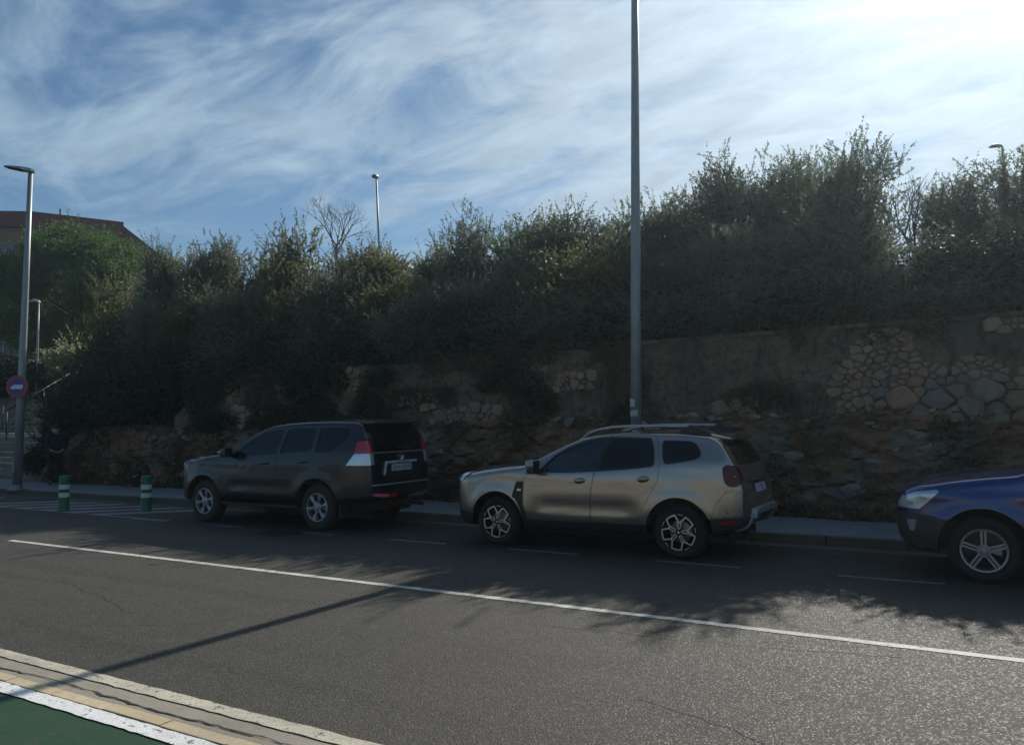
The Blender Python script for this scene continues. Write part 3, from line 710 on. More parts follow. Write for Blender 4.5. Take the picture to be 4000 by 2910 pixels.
# shrubs that hang over the wall and cover the slope at the left
G2 = 'dark shrubs on the bank beside the steps'
sh = [(-25.6, 14.7, 2.9, .3, 1.0, 0, 'low dark shrub at the foot of the bank beside the steps'), (-24.6, 14.35, 3.6, .6, 1.0, 1, 'dark shrub on the bank behind the man in black'), (-23.3, 14.6, 4.6, .9, 1.15, 0, 'tall dark shrub on the bank right of the man in black'),
      (-21.7, 14.3, 4.2, 1.2, 1.2, 1, 'spreading dark shrub over the left end of the wall'), (-20.0, 14.35, 4.0, 1.8, 1.0, 0, 'dark shrub hanging over the wall above the second bollard'), (-24.4, 16.3, 5.6, 1.4, 1.4, 1, 'big dark shrub under the left end of the olive row'), (-27.0, 17.8, 5.0, 1.6, 1.5, 0, 'dark shrub at the top of the bank below the round pine'),
      (-25.9, 14.1, 1.3, .1, .65, 1, 'low clipped shrub along the edge of the bottom steps')]
for (x, y, zt, zb, sx, v_, lb) in sh: tree('shrub', x, y, zt, v_, lb, 'shrub', G2, 'dark_leaf', sx, zbot=zb, small=True)
# green bush hanging over the wall above the four-wheel drive
tree('hanging_bush', -13.9, 13.95, 3.6, 0, 'bright green bush spilling over the rubble wall above the dark four-wheel drive', 'bush', None, 'dark_leaf', 1.05, zbot=1.85, small=True)
tree('ivy_clump', -11.75, 13.85, 3.15, 1, 'small green ivy clump on the wall between two ochre patches', 'ivy', None, 'dark_leaf', .38, zbot=2.4, small=True)
tree('wall_shrub', -17.3, 13.75, 2.3, 1, 'dark scrubby bush growing on the wall above the hood of the dark four-wheel drive', 'bush', None, 'dark_leaf', .6, zbot=1.4, small=True)
# ground cover under the trees and dry weeds on the rock: nobody could count it
def cover(name, n, xf, zoff, key, ll, lw, up=.4, label=None):
    g = np.random.default_rng(n); P = np.zeros((n, 3)); 
    for i in range(n):
        P[i] = xf(g)
    D = g.normal(size=(n, 3)); D[:, 2] = np.abs(D[:, 2])+up
    me = leaves(P, D, ll, lw, np.clip(g.normal(.4, .3, n), 0, 1), name)
    o = link(name, me, M[key]); o['kind'] = 'stuff'
    if label: o['label'] = label
    return o
def f1(g):
    x = g.uniform(-26, 4); y = 14.15 + g.random()**1.6*3.2; return (x, y, terr(x, y)+g.random()**1.5*1.3)
cover('undergrowth', 34000, f1, 0, 'dark_leaf', .10, .05)
def f2(g):
    while True:
        x = g.uniform(-24.5, 4); s = g.random()
        if noise.noise(Vector((x*1.3, 4, s*2.2))) + .6*(s < .10) + (.25 if x < -8 else -.05) + .25*(s > .9) > .18: break
    return (x, rock_y(x, s, zt_(x))+.02, .12+s*zt_(x))
cover('rock_weeds', 20000, f2, 0, 'dry_grass', .15, .012, .3)
def f3(g):
    while True:
        x = g.uniform(-24.5, 4); s = g.random()
        if noise.noise(Vector((x*1.1, 9, s*2.0))) + .4*(s < .12) + (.2 if x < -12 else 0) > .25: break
    return (x, rock_y(x, s, zt_(x))+.0, .12+s*zt_(x))
cover('rock_greenery', 13000, f3, 0, 'dark_leaf', .06, .03, .2)
def f4(g):
    while True:
        x = g.uniform(-18.5, 4); z = g.uniform(1.6, top_z(x)+.1)
        if noise.noise(Vector((x*.8, 19, z*1.2))) + .35*(z > top_z(x)-.3) + (.18 if x < -6 else -.15) > .22: break
    return (x, wface(x, z)-.0-g.random()*.10, z)
cover('wall_creeper', 22000, f4, 0, 'dry_grass', .10, .020, -.4)
def f5(g):
    while True:
        x = g.uniform(-18.5, -5.5); z = g.uniform(1.6, 3.1)
        if noise.noise(Vector((x*.7, 29, z*.9))) > .12: break
    return (x, wface(x, z)-.0-g.random()*.14, z)
cover('wall_ivy', 15000, f5, 0, 'dark_leaf', .06, .04, -.3)
# bare trees and dead brush
def bare(name, x, y, z, L, r, depth, seed, label, cat, lean=(0, 0), sp=.5):
    q = random.Random(seed); t = empty(name, (x, y, z), 0, label, cat); mb = MB()
    mb.tube([(0, 0, 0), (lean[0]*.3, 0, L*.5), (lean[0], lean[1], L)], [r*1.3, r*1.1, r], 7)
    t0 = mb.obj('trunk', M['twig'], t, smooth=True, fix=False)
    mb = MB()
    for k in range(5):
        w = 2*math.pi*k/5+q.uniform(-.4, .4)
        branch_rec(mb, Vector((lean[0], lean[1], L*q.uniform(.75, 1))), Vector((math.cos(w)*.6, math.sin(w)*.6, 1)).normalized(), L*.42, r*.6, depth, q, sp, .16)
    mb.obj('branches', M['twig'], t, smooth=True, fix=False); return t
bare('bare_tree', -20.3, 21.5, 6.5, 1.8, .05, 4, 5, 'leafless winter tree rising behind the olives left of the far lamp', 'tree')
bare('bare_tree', -1.25, 17.4, 3.5, 1.45, .05, 4, 9, 'leafless tree with long thin shoots in the gap of the olive row at the right', 'tree', (.1, 0), .35)
bare('dead_brush', -8.3, 13.95, 2.75, .35, .02, 4, 12, 'tangle of dead bare twigs hanging over the wall left of the lamp post', 'brush', (-.1, -.1), .8)
bare('dead_brush', -9.6, 13.95, 2.55, .3, .018, 4, 13, 'smaller tangle of dead twigs on the wall above the dark car tail', 'brush', (-.1, -.1), .8)
bare('dead_brush', -23.4, 13.4, .15, .3, .012, 3, 14, 'dry leaning twigs at the foot of the rock right of the man', 'brush', (.25, -.1), .8)
# round stone pine in front of the brick block
pt = empty('pine_tree', (-42.6, 25, terr(-42.6, 25)), 0, 'broad round pine with bright green sunlit top in front of the brick building', 'tree')
g = np.random.default_rng(77); NP = 520
d = g.normal(size=(NP, 3)); d /= np.linalg.norm(d, axis=1, keepdims=True); d[:, 2] = d[:, 2]*.9+.08
rad = g.uniform(.55, 1, NP)**.5; C = d*rad[:, None]*np.array([4.6, 3.9, 4.3]); C[:, 2] = np.where(C[:, 2] < -2.9, -2.9+g.random(NP)*.8, C[:, 2])
per = 190; P = np.repeat(C, per, 0) + g.normal(size=(NP*per, 3))*np.array([.30, .30, .19]); D = g.normal(size=(NP*per, 3)); D[:, 2] += .5
tint = np.clip(np.repeat(g.normal(.45, .3, NP), per), 0, 1)
link('crown', leaves(P, D, .22, .060, tint, 'pine_crown'), M['pine_leaf'], pt, (0, 0, 5.2))
mb = MB(); mb.tube([(0, 0, -.5), (.1, 0, 2), (.3, 0, 4), (.2, 0, 6.5)], [.3, .24, .2, .08], 10)
q = random.Random(4)
for k in range(9):
    w = k*.7; mb.tube([(.2, 0, 2.6+.3*k), (1.4*math.cos(w), 1.4*math.sin(w), 3.6+.3*k), (3.2*math.cos(w), 2.9*math.sin(w), 4.6+.28*k)], [.1, .07, .03], 6)
mb.obj('trunk', M['bark'], pt, smooth=True, fix=False)
tree('rounded_shrub', -35.5, 20.9, 6.1, 0, 'rounded shrub with pale cream-edged leaves behind the thin lamp at the left', 'shrub', None, 'pale_leaf', 1.65, zbot=3.0, small=True)
tree('dark_hedge', -38.5, 20.6, 5.6, 1, 'dark green hedge at the left edge below the building windows', 'hedge', None, 'dark_leaf', 2.2, zbot=2.9, small=True)
tree('dark_hedge', -42.5, 20.8, 5.2, 0, 'dark green hedge outside the left edge beside the first hedge', 'hedge', None, 'dark_leaf', 2.2, zbot=2.9, small=True)
tree('round_bush', -31.3, 22.5, 6.0, 1, 'grey-green bush at the top of the steps left of the olive row', 'bush', None, 'olive', 1.5, zbot=3.2, small=True)

# ------------------------------------------------------------------ steps, railings, building
st = empty('stairway', (-31, 13.8, .1), 0, 'broad weathered concrete stairway climbing the bank at the left edge', 'stairway')
for i in range(24):
    land = .9 if i >= 9 else 0
    y0 = .34*i + land; z1 = .165*(i+1)
    x1 = 5.4 - .16*i if i < 9 else 4.2+.03*i
    mb = MB(); mb.box(-14, x1, y0, y0+.36+(.9 if i == 8 else 0), z1-.9, z1); mb.box(-14, x1+.004, y0-.025, y0+.05, z1-.035, z1+.003)
    mb.obj('step', M['coping'] if i == 8 else M['step'], st, bevel=0)
def railing(x0, y0, z0, x1, y1, z1, label, n=12):
    t = empty('handrail', (x0, y0, z0), 0, label, 'railing', None); mb = MB(); dx, dy, dz = x1-x0, y1-y0, z1-z0
    mb.tube([(0, 0, .95), (dx, dy, dz+.95)], .028, 8); mb.obj('top_rail', M['black_metal'], t, smooth=True, fix=False)
    mb = MB(); mb.tube([(0, 0, .12), (dx, dy, dz+.12)], .014, 6); mb.obj('bottom_rail', M['black_metal'], t, smooth=True, fix=False)
    for k in (0, .5, 1): mb = MB(); mb.tube([(dx*k, dy*k, dz*k-.1), (dx*k, dy*k, dz*k+.95)], .024, 6); mb.obj('post', M['black_metal'], t, smooth=True, fix=False)
    bm_ = MB(); bm_.tube([(0, 0, .12), (0, 0, .94)], .008, 5, cap=False); me = bm_.mesh('baluster', fix=False)
    for k in range(1, n):
        if k/n == .5: continue
        link('baluster', me, M['black_metal'], t, (dx*k/n, dy*k/n, dz*k/n))
railing(-31.0, 15.6, 1.45, -32.4, 19.0, 3.2, 'dark metal handrail climbing the steps behind the left lamp post')
railing(-33.9, 16.9, 1.75, -37.4, 20.5, 3.6, 'dark metal handrail at the far left edge of the steps')
railing(-31.9, 21.9, 3.9, -28.0, 22.2, 3.9, 'dark railing beside the brick wall at the top of the steps')

M['brick'] = None
def mat_brick():
    t = NT('brick_facade'); b = t.n('ShaderNodeTexBrick'); b.inputs['Scale'].default_value = 3.2; b.inputs['Color1'].default_value = (.20, .15, .12, 1); b.inputs['Color2'].default_value = (.26, .20, .16, 1); b.inputs['Mortar'].default_value = (.22, .2, .18, 1); b.inputs['Mortar Size'].default_value = .015
    mp_ = t.n('ShaderNodeMapping'); mp_.inputs['Rotation'].default_value = (R(90), 0, 0); t.L(t.co(), mp_.inputs[0]); t.L(mp_.outputs[0], b.inputs['Vector'])
    c = t.mix(t.mr(t.noise(.6, 4), .4, .7, 0, .3), b.outputs['Color'], (.12, .10, .09)); t.set(color=c, rough=.9); return t.m
M['brick'] = mat_brick(); M['red_band'] = simple('dark_red_fascia', (.16, .028, .022), .7); M['ochre'] = simple('ochre_render', (.24, .17, .075), .85); M['glass_far'] = simple('dark_window_glass', (.02, .03, .035), .06, 0, .1); M['white_frame'] = simple('white_window_frame', (.5, .55, .52), .5)
M['red_brick'] = simple('red_brick_wall', (.17, .05, .04), .9, 0, .25, 9, .3)
def building(cx_, cy_, zb, zt):
    t = empty('brick_building', (cx_, cy_, zb), 0, 'beige brick apartment block with dark red roof fascia behind the pine', 'building'); h = zt-zb
    A, B = (-12, -9.0), (2.4, 5.4)       # far ends of the left and right faces, corner at origin
    def face(P0, P1, name):
        d = Vector((P1[0]-P0[0], P1[1]-P0[1], 0)); L = d.length; d.normalize(); nrm = Vector((d.y, -d.x, 0))
        def pt(u, z, o=0): p = Vector((P0[0], P0[1], 0)) + d*u + nrm*o; return (p.x, p.y, z)
        return L, pt
    # facade with real window openings
    for (P0, P1) in ((A, (0, 0)), ((0, 0), B)):
        L, pt = face(P0, P1, ''); ncol = int(L/3.4); us = [0]; 
        for k in range(ncol): u = (k+.5)*L/ncol; us += [u-.65, u+.65]
        us.append(L); zs = [0]; nf = 5; fh = (h-2.6)/nf
        for k in range(nf): zs += [k*fh+.95, k*fh+2.35]
        zs.append(h-2.2); mb = MB()
        for i in range(len(us)-1):
            for j in range(len(zs)-1):
                if i % 2 == 1 and j % 2 == 1: continue
                mb.add([pt(us[i], zs[j]), pt(us[i+1], zs[j]), pt(us[i+1], zs[j+1]), pt(us[i], zs[j+1])], [(0, 1, 2, 3)])
        mb.obj('wall', M['brick'], t, fix=False)
        for i in range(1, len(us)-1, 2):
            for j in range(1, len(zs)-1, 2):
                a, b, c, e = us[i], us[i+1], zs[j], zs[j+1]; mb = MB()
                for (p, q_) in (((a, c), (a, e)), ((b, c), (b, e)), ((a, c), (b, c)), ((a, e), (b, e)), (((a+b)/2, c), ((a+b)/2, e))):
                    mb.tube([pt(p[0], p[1], -.1), pt(q_[0], q_[1], -.1)], .05, 4)
                for (p, q_) in (((a, c), (b, c)), ((b, c), (b, e)), ((b, e), (a, e)), ((a, e), (a, c))):
                    mb.add([pt(*p, 0), pt(*q_, 0), pt(*q_, -.18), pt(*p, -.18)], [(0, 1, 2, 3)])
                w = mb.obj('window', M['white_frame'], t, fix=False)
                mb = MB(); mb.add([pt(a, c, -.14), pt(b, c, -.14), pt(b, e, -.14), pt(a, e, -.14)], [(0, 1, 2, 3)]); mb.obj('pane', M['glass_far'], w, fix=False)
        for (z0, z1, o_, mt, nm) in ((h-2.2, h-1.15, .02, 'ochre', 'ochre_band'), (h-1.15, h, .45, 'red_band', 'roof_fascia')):
            mb = MB(); mb.add([pt(-.2, z0, o_), pt(L+.2, z0, o_), pt(L+.2, z1, o_), pt(-.2, z1, o_), pt(-.2, z0, -1), pt(L+.2, z0, -1), pt(L+.2, z1, -1), pt(-.2, z1, -1)], [(0, 1, 2, 3), (3, 2, 6, 7), (0, 4, 5, 1)]); mb.obj(nm, M[mt], t, fix=False)
    mb = MB(); mb.add([(A[0], A[1], h-.02), (0, 0, h-.02), (B[0], B[1], h-.02), (B[0]-12, B[1]+14, h-.02), (A[0]-8, A[1]+20, h-.02)], [(0, 1, 2, 3, 4)]); mb.obj('roof', M['red_band'], t, fix=False)
    mb = MB(); mb.lathe([(.001, .9), (.10, .9), (.10, 0)], 10, c=(-.2, 2.2, h-.1)); mb.obj('chimney', M['pole'], t)
building(-60.6, 32, 3.4, 17.75)
bw = MB(); bw.box(0, 7.0, 0, .3, -.6, 1.5); bo = bw.obj('low_brick_wall', M['red_brick'], None, (-34.2, 23.5, 4.0)); tag(bo, 'low dark red brick wall at the top of the steps under the pine', 'wall')
bw = MB(); bw.box(-.1, 7.1, -.04, .34, 1.5, 1.56); bw.obj('cap', M['coping'], bo)

# ------------------------------------------------------------------ lamp posts
def post(name, base, top, r0, r1, label, group='lamp posts'):
    t = empty(name, base, 0, label, 'lamp post', group); d = Vector(top)-Vector(base); mb = MB()
    mb.tube([(0, 0, -.05), d*.33, d*.66, d], [r0, r0+(r1-r0)*.33, r0+(r1-r0)*.66, r1], 20); mb.obj('pole', M['pole'], t, smooth=True, fix=False)
    mb = MB(); mb.lathe([(r0*2.0, -.02), (r0*2.0, .02), (r0*1.15, .025), (r0*1.12, .12), (r0, .125)], 20); mb.obj('base_plate', M['pole'], t, angle=30)
    mb = MB(); mb.box(-.035, .035, -r0-.006, -r0*.8, .45, .80); mb.obj('access_hatch', M['pole'], t, bevel=.004)
    return t, d
def led_head(t, d, ang, L=.72):
    h = empty('lamp_head', d, ang); h.parent = t; mb = MB()
    v = []; 
    for (x, w, z0, z1) in ((-.10, .07, -.02, .05), (.0, .11, -.02, .075), (L*.35, .15, 0.0, .085), (L*.8, .14, .03, .075), (L, .06, .05, .065)):
        v.append([(x, -w, z0), (x, w, z0), (x, w*.7, z1), (x, -w*.7, z1)])
    b = []; f = []
    for s_ in v: b += s_
    for i in range(len(v)-1):
        for k in range(4): f.append((i*4+k, i*4+(k+1) % 4, i*4+4+(k+1) % 4, i*4+4+k))
    f += [(3, 2, 1, 0), tuple(len(b)-4+k for k in range(4))]
    mb.add(b, f); o = mb.obj('housing', M['black_metal'] if False else M['pole'], h, bevel=.008)
    mb = MB(); mb.add([(L*.3, -.11, -.006), (L*.85, -.10, .026), (L*.85, .10, .026), (L*.3, .11, -.006)], [(0, 1, 2, 3)]); mb.obj('lens', M['glass_far'], h, fix=False)
    return h
PT, PB = (-22.14, 11.62, 8.72), (-22.49, 11.62, .13)
t, d = post('street_lamp', PB, PT, .115, .06, 'tall galvanised lamp post with flat lamp head at the left edge, carrying the round sign'); led_head(t, d, R(-118), .62)
mb = MB(); mb.box(-.05, .14, -.08, .02, 8.2, 8.5) if False else None
t, d = post('street_lamp', (-5.30, 12.9, .13), (-5.04, 12.9, 11.2), .105, .052, 'tallest galvanised lamp post standing behind the beige car, its top out of the picture'); led_head(t, d, R(-90), .95)
mb = MB(); q = random.Random(5)
for (z, w0, w1, hh) in ((1.9, -2.4, -1.3, .16), (1.72, -2.3, -.9, .12)):
    n = 8; vs = []
    for i in range(n+1): a = w0+(w1-w0)*i/n; vs += [(math.cos(a)*.1045+.035, math.sin(a)*.1045, z-hh*q.uniform(.7, 1)/2), (math.cos(a)*.1045+.035, math.sin(a)*.1045, z+hh*q.uniform(.7, 1)/2)]
    mb.add(vs, [(2*i, 2*i+2, 2*i+3, 2*i+1) for i in range(n)])
mb.obj('sticker', M['sticker'], t, fix=False)
def dome_lamp(base, top, label, ang=0, s=1.0, r0=.06):
    t, d = post('street_lamp', base, top, r0, r0*.6, label); h = empty('lamp_head', d, ang); h.parent = t; h.scale = (s, s, s)
    mb = MB(); mb.tube([(0, 0, -.05), (.02, 0, .05), (.1, 0, .12)], .035, 8)
    n = 10; v = []; f = []
    prof = [(-.02, .03, 0), (.08, .13, .10), (.28, .19, .15), (.5, .16, .11), (.62, .05, .03)]
    for (x, w, hh) in prof:
        for k in range(n+1): a = math.pi*k/n; v.append((x, w*math.cos(a), .05+hh*math.sin(a)))
    for i in range(len(prof)-1):
        for k in range(n): f.append((i*(n+1)+k, i*(n+1)+k+1, (i+1)*(n+1)+k+1, (i+1)*(n+1)+k))
    mb.add(v, f); mb.obj('housing', M['pole'], h, smooth=True, fix=True)
    mb = MB(); v = [(x, -w*.95, .045) for (x, w, _) in prof] + [(x, w*.95, .045) for (x, w, _) in prof[::-1]]; mb.add(v, [tuple(range(len(v)))]); mb.obj('lens', M['glass_far'], h, fix=False)
dome_lamp((-37.25, 20.0, 3.3), (-37.2, 20.0, 7.45), 'slim lamp post with domed head in front of the pine', R(180), 1.15, .06)
dome_lamp((-25.3, 30, 5.6), (-25.65, 30, 13.75), 'far lamp with small round head showing above the olives beside the bare tree', R(-60), .95, .075)
dome_lamp((.50, 24, 4.9), (.52, 24, 8.62), 'far lamp showing above the olives at the right edge', R(190), .5, .045)

# no-parking sign for lorries on the left post
sg = empty('road_sign', (-22.29, 11.47, 2.87), R(29), 'round red and blue no-parking sign with a white lorry, fixed to the left lamp post', 'sign')
def disc(r, y, n=40): return [(r*math.cos(2*math.pi*k/n), r*math.sin(2*math.pi*k/n)) for k in range(n)]
mb = MB(); mb.prism(disc(.30, 0), -.02, 0.0, 'y'); mb.obj('disc', M['sign_red'], sg, angle=30)
mb = MB(); mb.prism(disc(.205, 0), -.024, -.019, 'y'); mb.obj('blue_field', M['sign_blue'], sg, angle=30)
mb = MB(); mb.prism([(-.165, -.055), (-.165, -.01), (-.13, .02), (-.10, .03), (-.09, .05), (.165, .055), (.165, -.045), (.10, -.045), (.09, -.06), (-.10, -.062)], -.028, -.023, 'y'); mb.obj('lorry_symbol', M['sign_white'], sg)
mb = MB()
for x in (-.11, .02, .115): mb.prism([(x+.018*math.cos(k*.7854), -.055+.018*math.sin(k*.7854)) for k in range(8)], -.030, -.026, 'y')
mb.obj('lorry_wheels', M['sign_white'], sg)
mb = MB(); a = R(135); c_, s_ = math.cos(a), math.sin(a); w = .024; L_ = .21
mb.prism([(c_*L_-s_*w, s_*L_+c_*w), (c_*.10-s_*w, s_*.10+c_*w), (c_*.10+s_*w, s_*.10-c_*w), (c_*L_+s_*w, s_*L_-c_*w)], -.0262, -.0225, 'y')
mb.prism([(-c_*L_-s_*w, -s_*L_+c_*w), (-c_*.09-s_*w, -s_*.09+c_*w), (-c_*.09+s_*w, -s_*.09-c_*w), (-c_*L_+s_*w, -s_*L_-c_*w)], -.0262, -.0225, 'y')
mb.obj('red_bar', M['sign_red'], sg)
mb = MB(); mb.box(-.03, .03, 0, .06, -.12, -.08); mb.box(-.03, .03, 0, .06, .08, .12); mb.obj('bracket', M['pole'], sg)

# bollards
def bollard(x, y, label, rz=0, lean=0):
    t = empty('bollard', (x, y, 0), rz, label, 'bollard', 'green bollards at the edge of the hatched zone'); t.rotation_euler = (0, lean, rz)
    mb = MB(); mb.lathe([(.0, .0), (.112, 0), (.112, .03), (.104, .045), (.104, .285), (.100, .29), (.100, .385), (.104, .39), (.104, .455), (.100, .46), (.100, .555), (.104, .56), (.104, .70), (.098, .73), (.085, .742), (.0, .742)], 28); mb.obj('post', M['bollard'], t, angle=35)
    for z in (.288, .458): mb = MB(); mb.lathe([(.1005, z), (.1045, z+.003), (.1045, z+.097), (.1005, z+.10)], 28); mb.obj('band', M['reflective'], t, angle=40)
bollard(-17.0, 9.74, 'left of the two green bollards with two white bands', 0, R(1.2)); bollard(-15.12, 10.38, 'right of the two green bollards, just in front of the dark four-wheel drive', .4, 0)

# ------------------------------------------------------------------ man in black walking away along the pavement
M['skin'] = simple('skin', (.36, .22, .16), .6); M['hair'] = simple('dark_hair', (.012, .010, .009), .7); M['cloth'] = simple('black_cloth', (.008, .008, .009), .9, 0, .3, 20, .3); M['shoe'] = simple('black_shoe_leather', (.008, .008, .008), .5); M['mask'] = simple('white_mask_cloth', (.55, .55, .55), .8)
def skin_obj(name, verts, edges, rad, mat, parent, sub=2, root=0):
    me = bpy.data.meshes.new(name); me.from_pydata([tuple(p) for p in verts], edges, []); o = bpy.data.objects.new(name, me); COL.objects.link(o)
    md = o.modifiers.new('s', 'SKIN'); md.use_smooth_shade = True
    if not me.skin_vertices: me.attributes  # layer is made by the modifier below
    if len(me.skin_vertices) == 0:
        bm = bmesh.new(); bm.from_mesh(me); bm.verts.layers.skin.verify(); bm.to_mesh(me); bm.free()
    sv = me.skin_vertices[0].data
    for i, r in enumerate(rad): sv[i].radius = (r, r) if isinstance(r, (int, float)) else r; sv[i].use_root = (i == root)
    ms = o.modifiers.new('u', 'SUBSURF'); ms.levels = sub; ms.render_levels = sub
    bpy.context.view_layer.update(); dg = bpy.context.evaluated_depsgraph_get()
    nm = bpy.data.meshes.new_from_object(o.evaluated_get(dg)); bpy.data.objects.remove(o)
    nm.polygons.foreach_set('use_smooth', [True]*len(nm.polygons)); return link(name, nm, mat, parent)
# local frame: walks toward +y (facing +y), z up
pz = empty('person', (-23.15, 13.0, .13), R(70), 'man in black clothes walking away along the pavement with hands behind his back', 'person')
V_ = [(0, 0, .98), (0, .01, 1.15), (0, -.02, 1.36), (0, -.01, 1.46), (0, .03, 1.53), (0, .05, 1.60), (0, .06, 1.67),
      (-.17, -.03, 1.41), (-.25, -.09, 1.16), (-.15, -.20, .99), (-.06, -.22, .95), (.17, -.03, 1.41), (.26, -.10, 1.16), (.14, -.22, .98), (.05, -.25, .94),
      (-.09, 0, .90), (-.10, .12, .52), (-.10, .10, .10), (.09, 0, .90), (.10, -.02, .52), (.10, -.22, .14),
      (-.10, .22, .045), (.10, -.12, .045)]
E_ = [(0, 1), (1, 2), (2, 3), (3, 4), (4, 5), (5, 6), (2, 7), (7, 8), (8, 9), (9, 10), (2, 11), (11, 12), (12, 13), (13, 14), (0, 15), (15, 16), (16, 17), (0, 18), (18, 19), (19, 20), (17, 21), (20, 22)]
R_ = [.12, .115, .12, .06, .05, .085, .075, .055, .042, .03, .032, .055, .042, .03, .032, .085, .055, .036, .085, .055, .036, .03, .03]
b = len(V_)
for side, w in ((-1, 10), (1, 14)):
    base = Vector(V_[w])
    for k in range(5):
        if k == 4: a1 = base + Vector((-side*.01, .035, -.01)); a2 = a1 + Vector((-side*.02, .02, -.03))
        else: a1 = base + Vector((-side*(.055+.005*(k == 1)), (k-1.5)*.019, -.012)); a2 = a1 + Vector((-side*.03, 0, -.022+(.006*k)))
        V_ += [a1, a2]; E_ += [(w, len(V_)-2), (len(V_)-2, len(V_)-1)]; R_ += [.009, .008]
skin_obj('body', V_, E_, R_, M['skin'], pz)
jk = [(0, 0, .90), (0, .01, 1.12), (0, -.02, 1.36), (0, -.01, 1.46), (-.18, -.03, 1.41), (-.26, -.09, 1.16), (-.17, -.19, 1.01), (.18, -.03, 1.41), (.27, -.10, 1.16), (.16, -.21, 1.0)]
skin_obj('jacket', jk, [(0, 1), (1, 2), (2, 3), (2, 4), (4, 5), (5, 6), (2, 7), (7, 8), (8, 9)], [(.20, .15), (.175, .145), (.175, .145), .075, .085, .066, .05, .085, .066, .05], M['cloth'], pz)
skin_obj('trousers', [(0, 0, .96), (-.09, 0, .88), (-.10, .12, .52), (-.10, .10, .10), (.09, 0, .88), (.10, -.02, .52), (.10, -.22, .15)], [(0, 1), (1, 2), (2, 3), (0, 4), (4, 5), (5, 6)], [.155, .115, .085, .068, .115, .085, .068], M['cloth'], pz)
for nm, a, bb in (('shoe', (-.10, .08, .05), (-.10, .25, .04)), ('shoe', (.10, -.25, .08), (.10, -.10, .04))): skin_obj(nm, [a, Vector(a).lerp(Vector(bb), .5), bb], [(0, 1), (1, 2)], [.048, .045, .038], M['shoe'], pz, 1)
skin_obj('hair', [(0, .015, 1.60), (0, .02, 1.665), (0, .05, 1.70)], [(0, 1), (1, 2)], [.085, .095, .085], M['hair'], pz)
mb = MB(); mb.box(-.10, -.086, .03, .05, 1.555, 1.60); mb.box(.086, .10, .03, .05, 1.555, 1.60)
mb.box(-.085, .085, .125, .150, 1.52, 1.585); mb.obj('face_mask', M['mask'], pz, bevel=.006)

bb = empty('unseen_building', (-6, -24, 0), 0, 'long low beige building added out of view behind the camera for the cars to reflect', 'building')  # unseen block added only to give the car sides something to reflect
M['grey_render'] = simple('dark_grey_render', (.05, .06, .065), .9, 0, .2, 2); M['beige_render'] = simple('beige_render', (.25, .22, .17), .9, 0, .2, 2)
for k in range(9):
    mb = MB(); mb.box(-36+8*k, -28.02+8*k, 0, 8, 0, 3.7 + (.9 if k % 3 == 1 else 0)); mb.obj('wall', M['beige_render'] if k > 1 else M['grey_render'], bb)  # first sections dark, to keep warm reflections off the four-wheel drive
    for j in range(2):
        mb = MB(); mb.box(-34.2+8*k+3.4*j, -32.8+8*k+3.4*j, 7.97, 8.05, 1.1, 2.6); w_ = mb.obj('window', M['white_frame'], bb); mb = MB(); mb.box(-34.1+8*k+3.4*j, -32.9+8*k+3.4*j, 8.04, 8.06, 1.2, 2.5); mb.obj('pane', M['glass_far'], w_)

# ------------------------------------------------------------------ car machinery
def mat_car(name, col, metal, rough=.28, coat=1.0, dirt=0, flake=.0):
    t = NT(name); n = t.noise(2.2, 5, .6); z = t.n('ShaderNodeSeparateXYZ'); t.L(t.co(), z.inputs[0])
    c = t.mix(t.mr(n, .3, .7, 0, .12), col, tuple(min(1, x*1.25+.01) for x in col))
    if dirt:
        dm = t.math('MULTIPLY', t.mr(z.outputs[2], .80, .35), t.mr(t.noise(4, 6, .7), .35, .65)); dm = t.math('MULTIPLY', dm, dirt)
        c = t.mix(dm, c, (.12, .095, .065)); t.set(rough=t.mr(dm, 0, 1, rough, .85), coat=t.mr(dm, 0, .6, coat, 0))
    else: t.set(rough=rough, coat=coat)
    t.set(color=c, metal=metal, coatr=.05); return t.m
M['duster'] = mat_car('beige_metallic_paint', (.35, .305, .255), .78, .24, 1.0, .05)
M['prado'] = mat_car('dark_blue_green_paint', (.0010, .0070, .011), .0, .25, .35, .0)
M['blue'] = mat_car('blue_paint', (.003, .024, .15), .3, .22, 1.0, .05)
M['plastic'] = simple('black_car_plastic', (.016, .016, .017), .55, 0, .2, 30, .1)
M['plastic_grey'] = simple('grey_lower_cladding', (.035, .032, .028), .5, 0, .2, 9)
M['well'] = simple('wheel_well_liner', (.010, .009, .008), .95)
M['muddy'] = simple('muddy_liner', (.05, .035, .022), .95, 0, .5, 6)
M['rubber'] = simple('tyre_rubber', (.014, .014, .014), .8, 0, .3, 20, .2)
M['rubber_mud'] = simple('dusty_tyre_rubber', (.045, .036, .028), .9, 0, .4, 9, .2)
M['silver'] = simple('machined_alloy', (.72, .70, .62), .32, .85, .06, 20)
M['alloy'] = simple('silver_alloy', (.38, .38, .37), .4, .6, .15, 12)
M['gloss_black'] = simple('gloss_black', (.008, .008, .009), .15, 0, .1, 5, 0, .5, .6)
M['disc_m'] = simple('brake_steel', (.25, .23, .20), .4, .8)
M['chrome'] = simple('chrome', (.75, .76, .78), .12, 1, .03)
M['trim_silver'] = simple('bright_trim', (.62, .64, .66), .3, .3)  # pale satin tone stands in for chrome reflecting the sky
M['satin'] = simple('satin_silver_plastic', (.34, .36, .38), .35, .5)
M['red_lamp'] = NT('red_lamp_lens').set(color=(.50, .012, .015), rough=.1, coat=1).m
M['dark_red_lamp'] = NT('dark_red_lamp_lens').set(color=(.10, .004, .008), rough=.12, spec=.35).m
M['clear_lamp'] = NT('clear_lamp_lens').set(color=(.55, .60, .64), rough=.12, metal=.55, coat=1).m
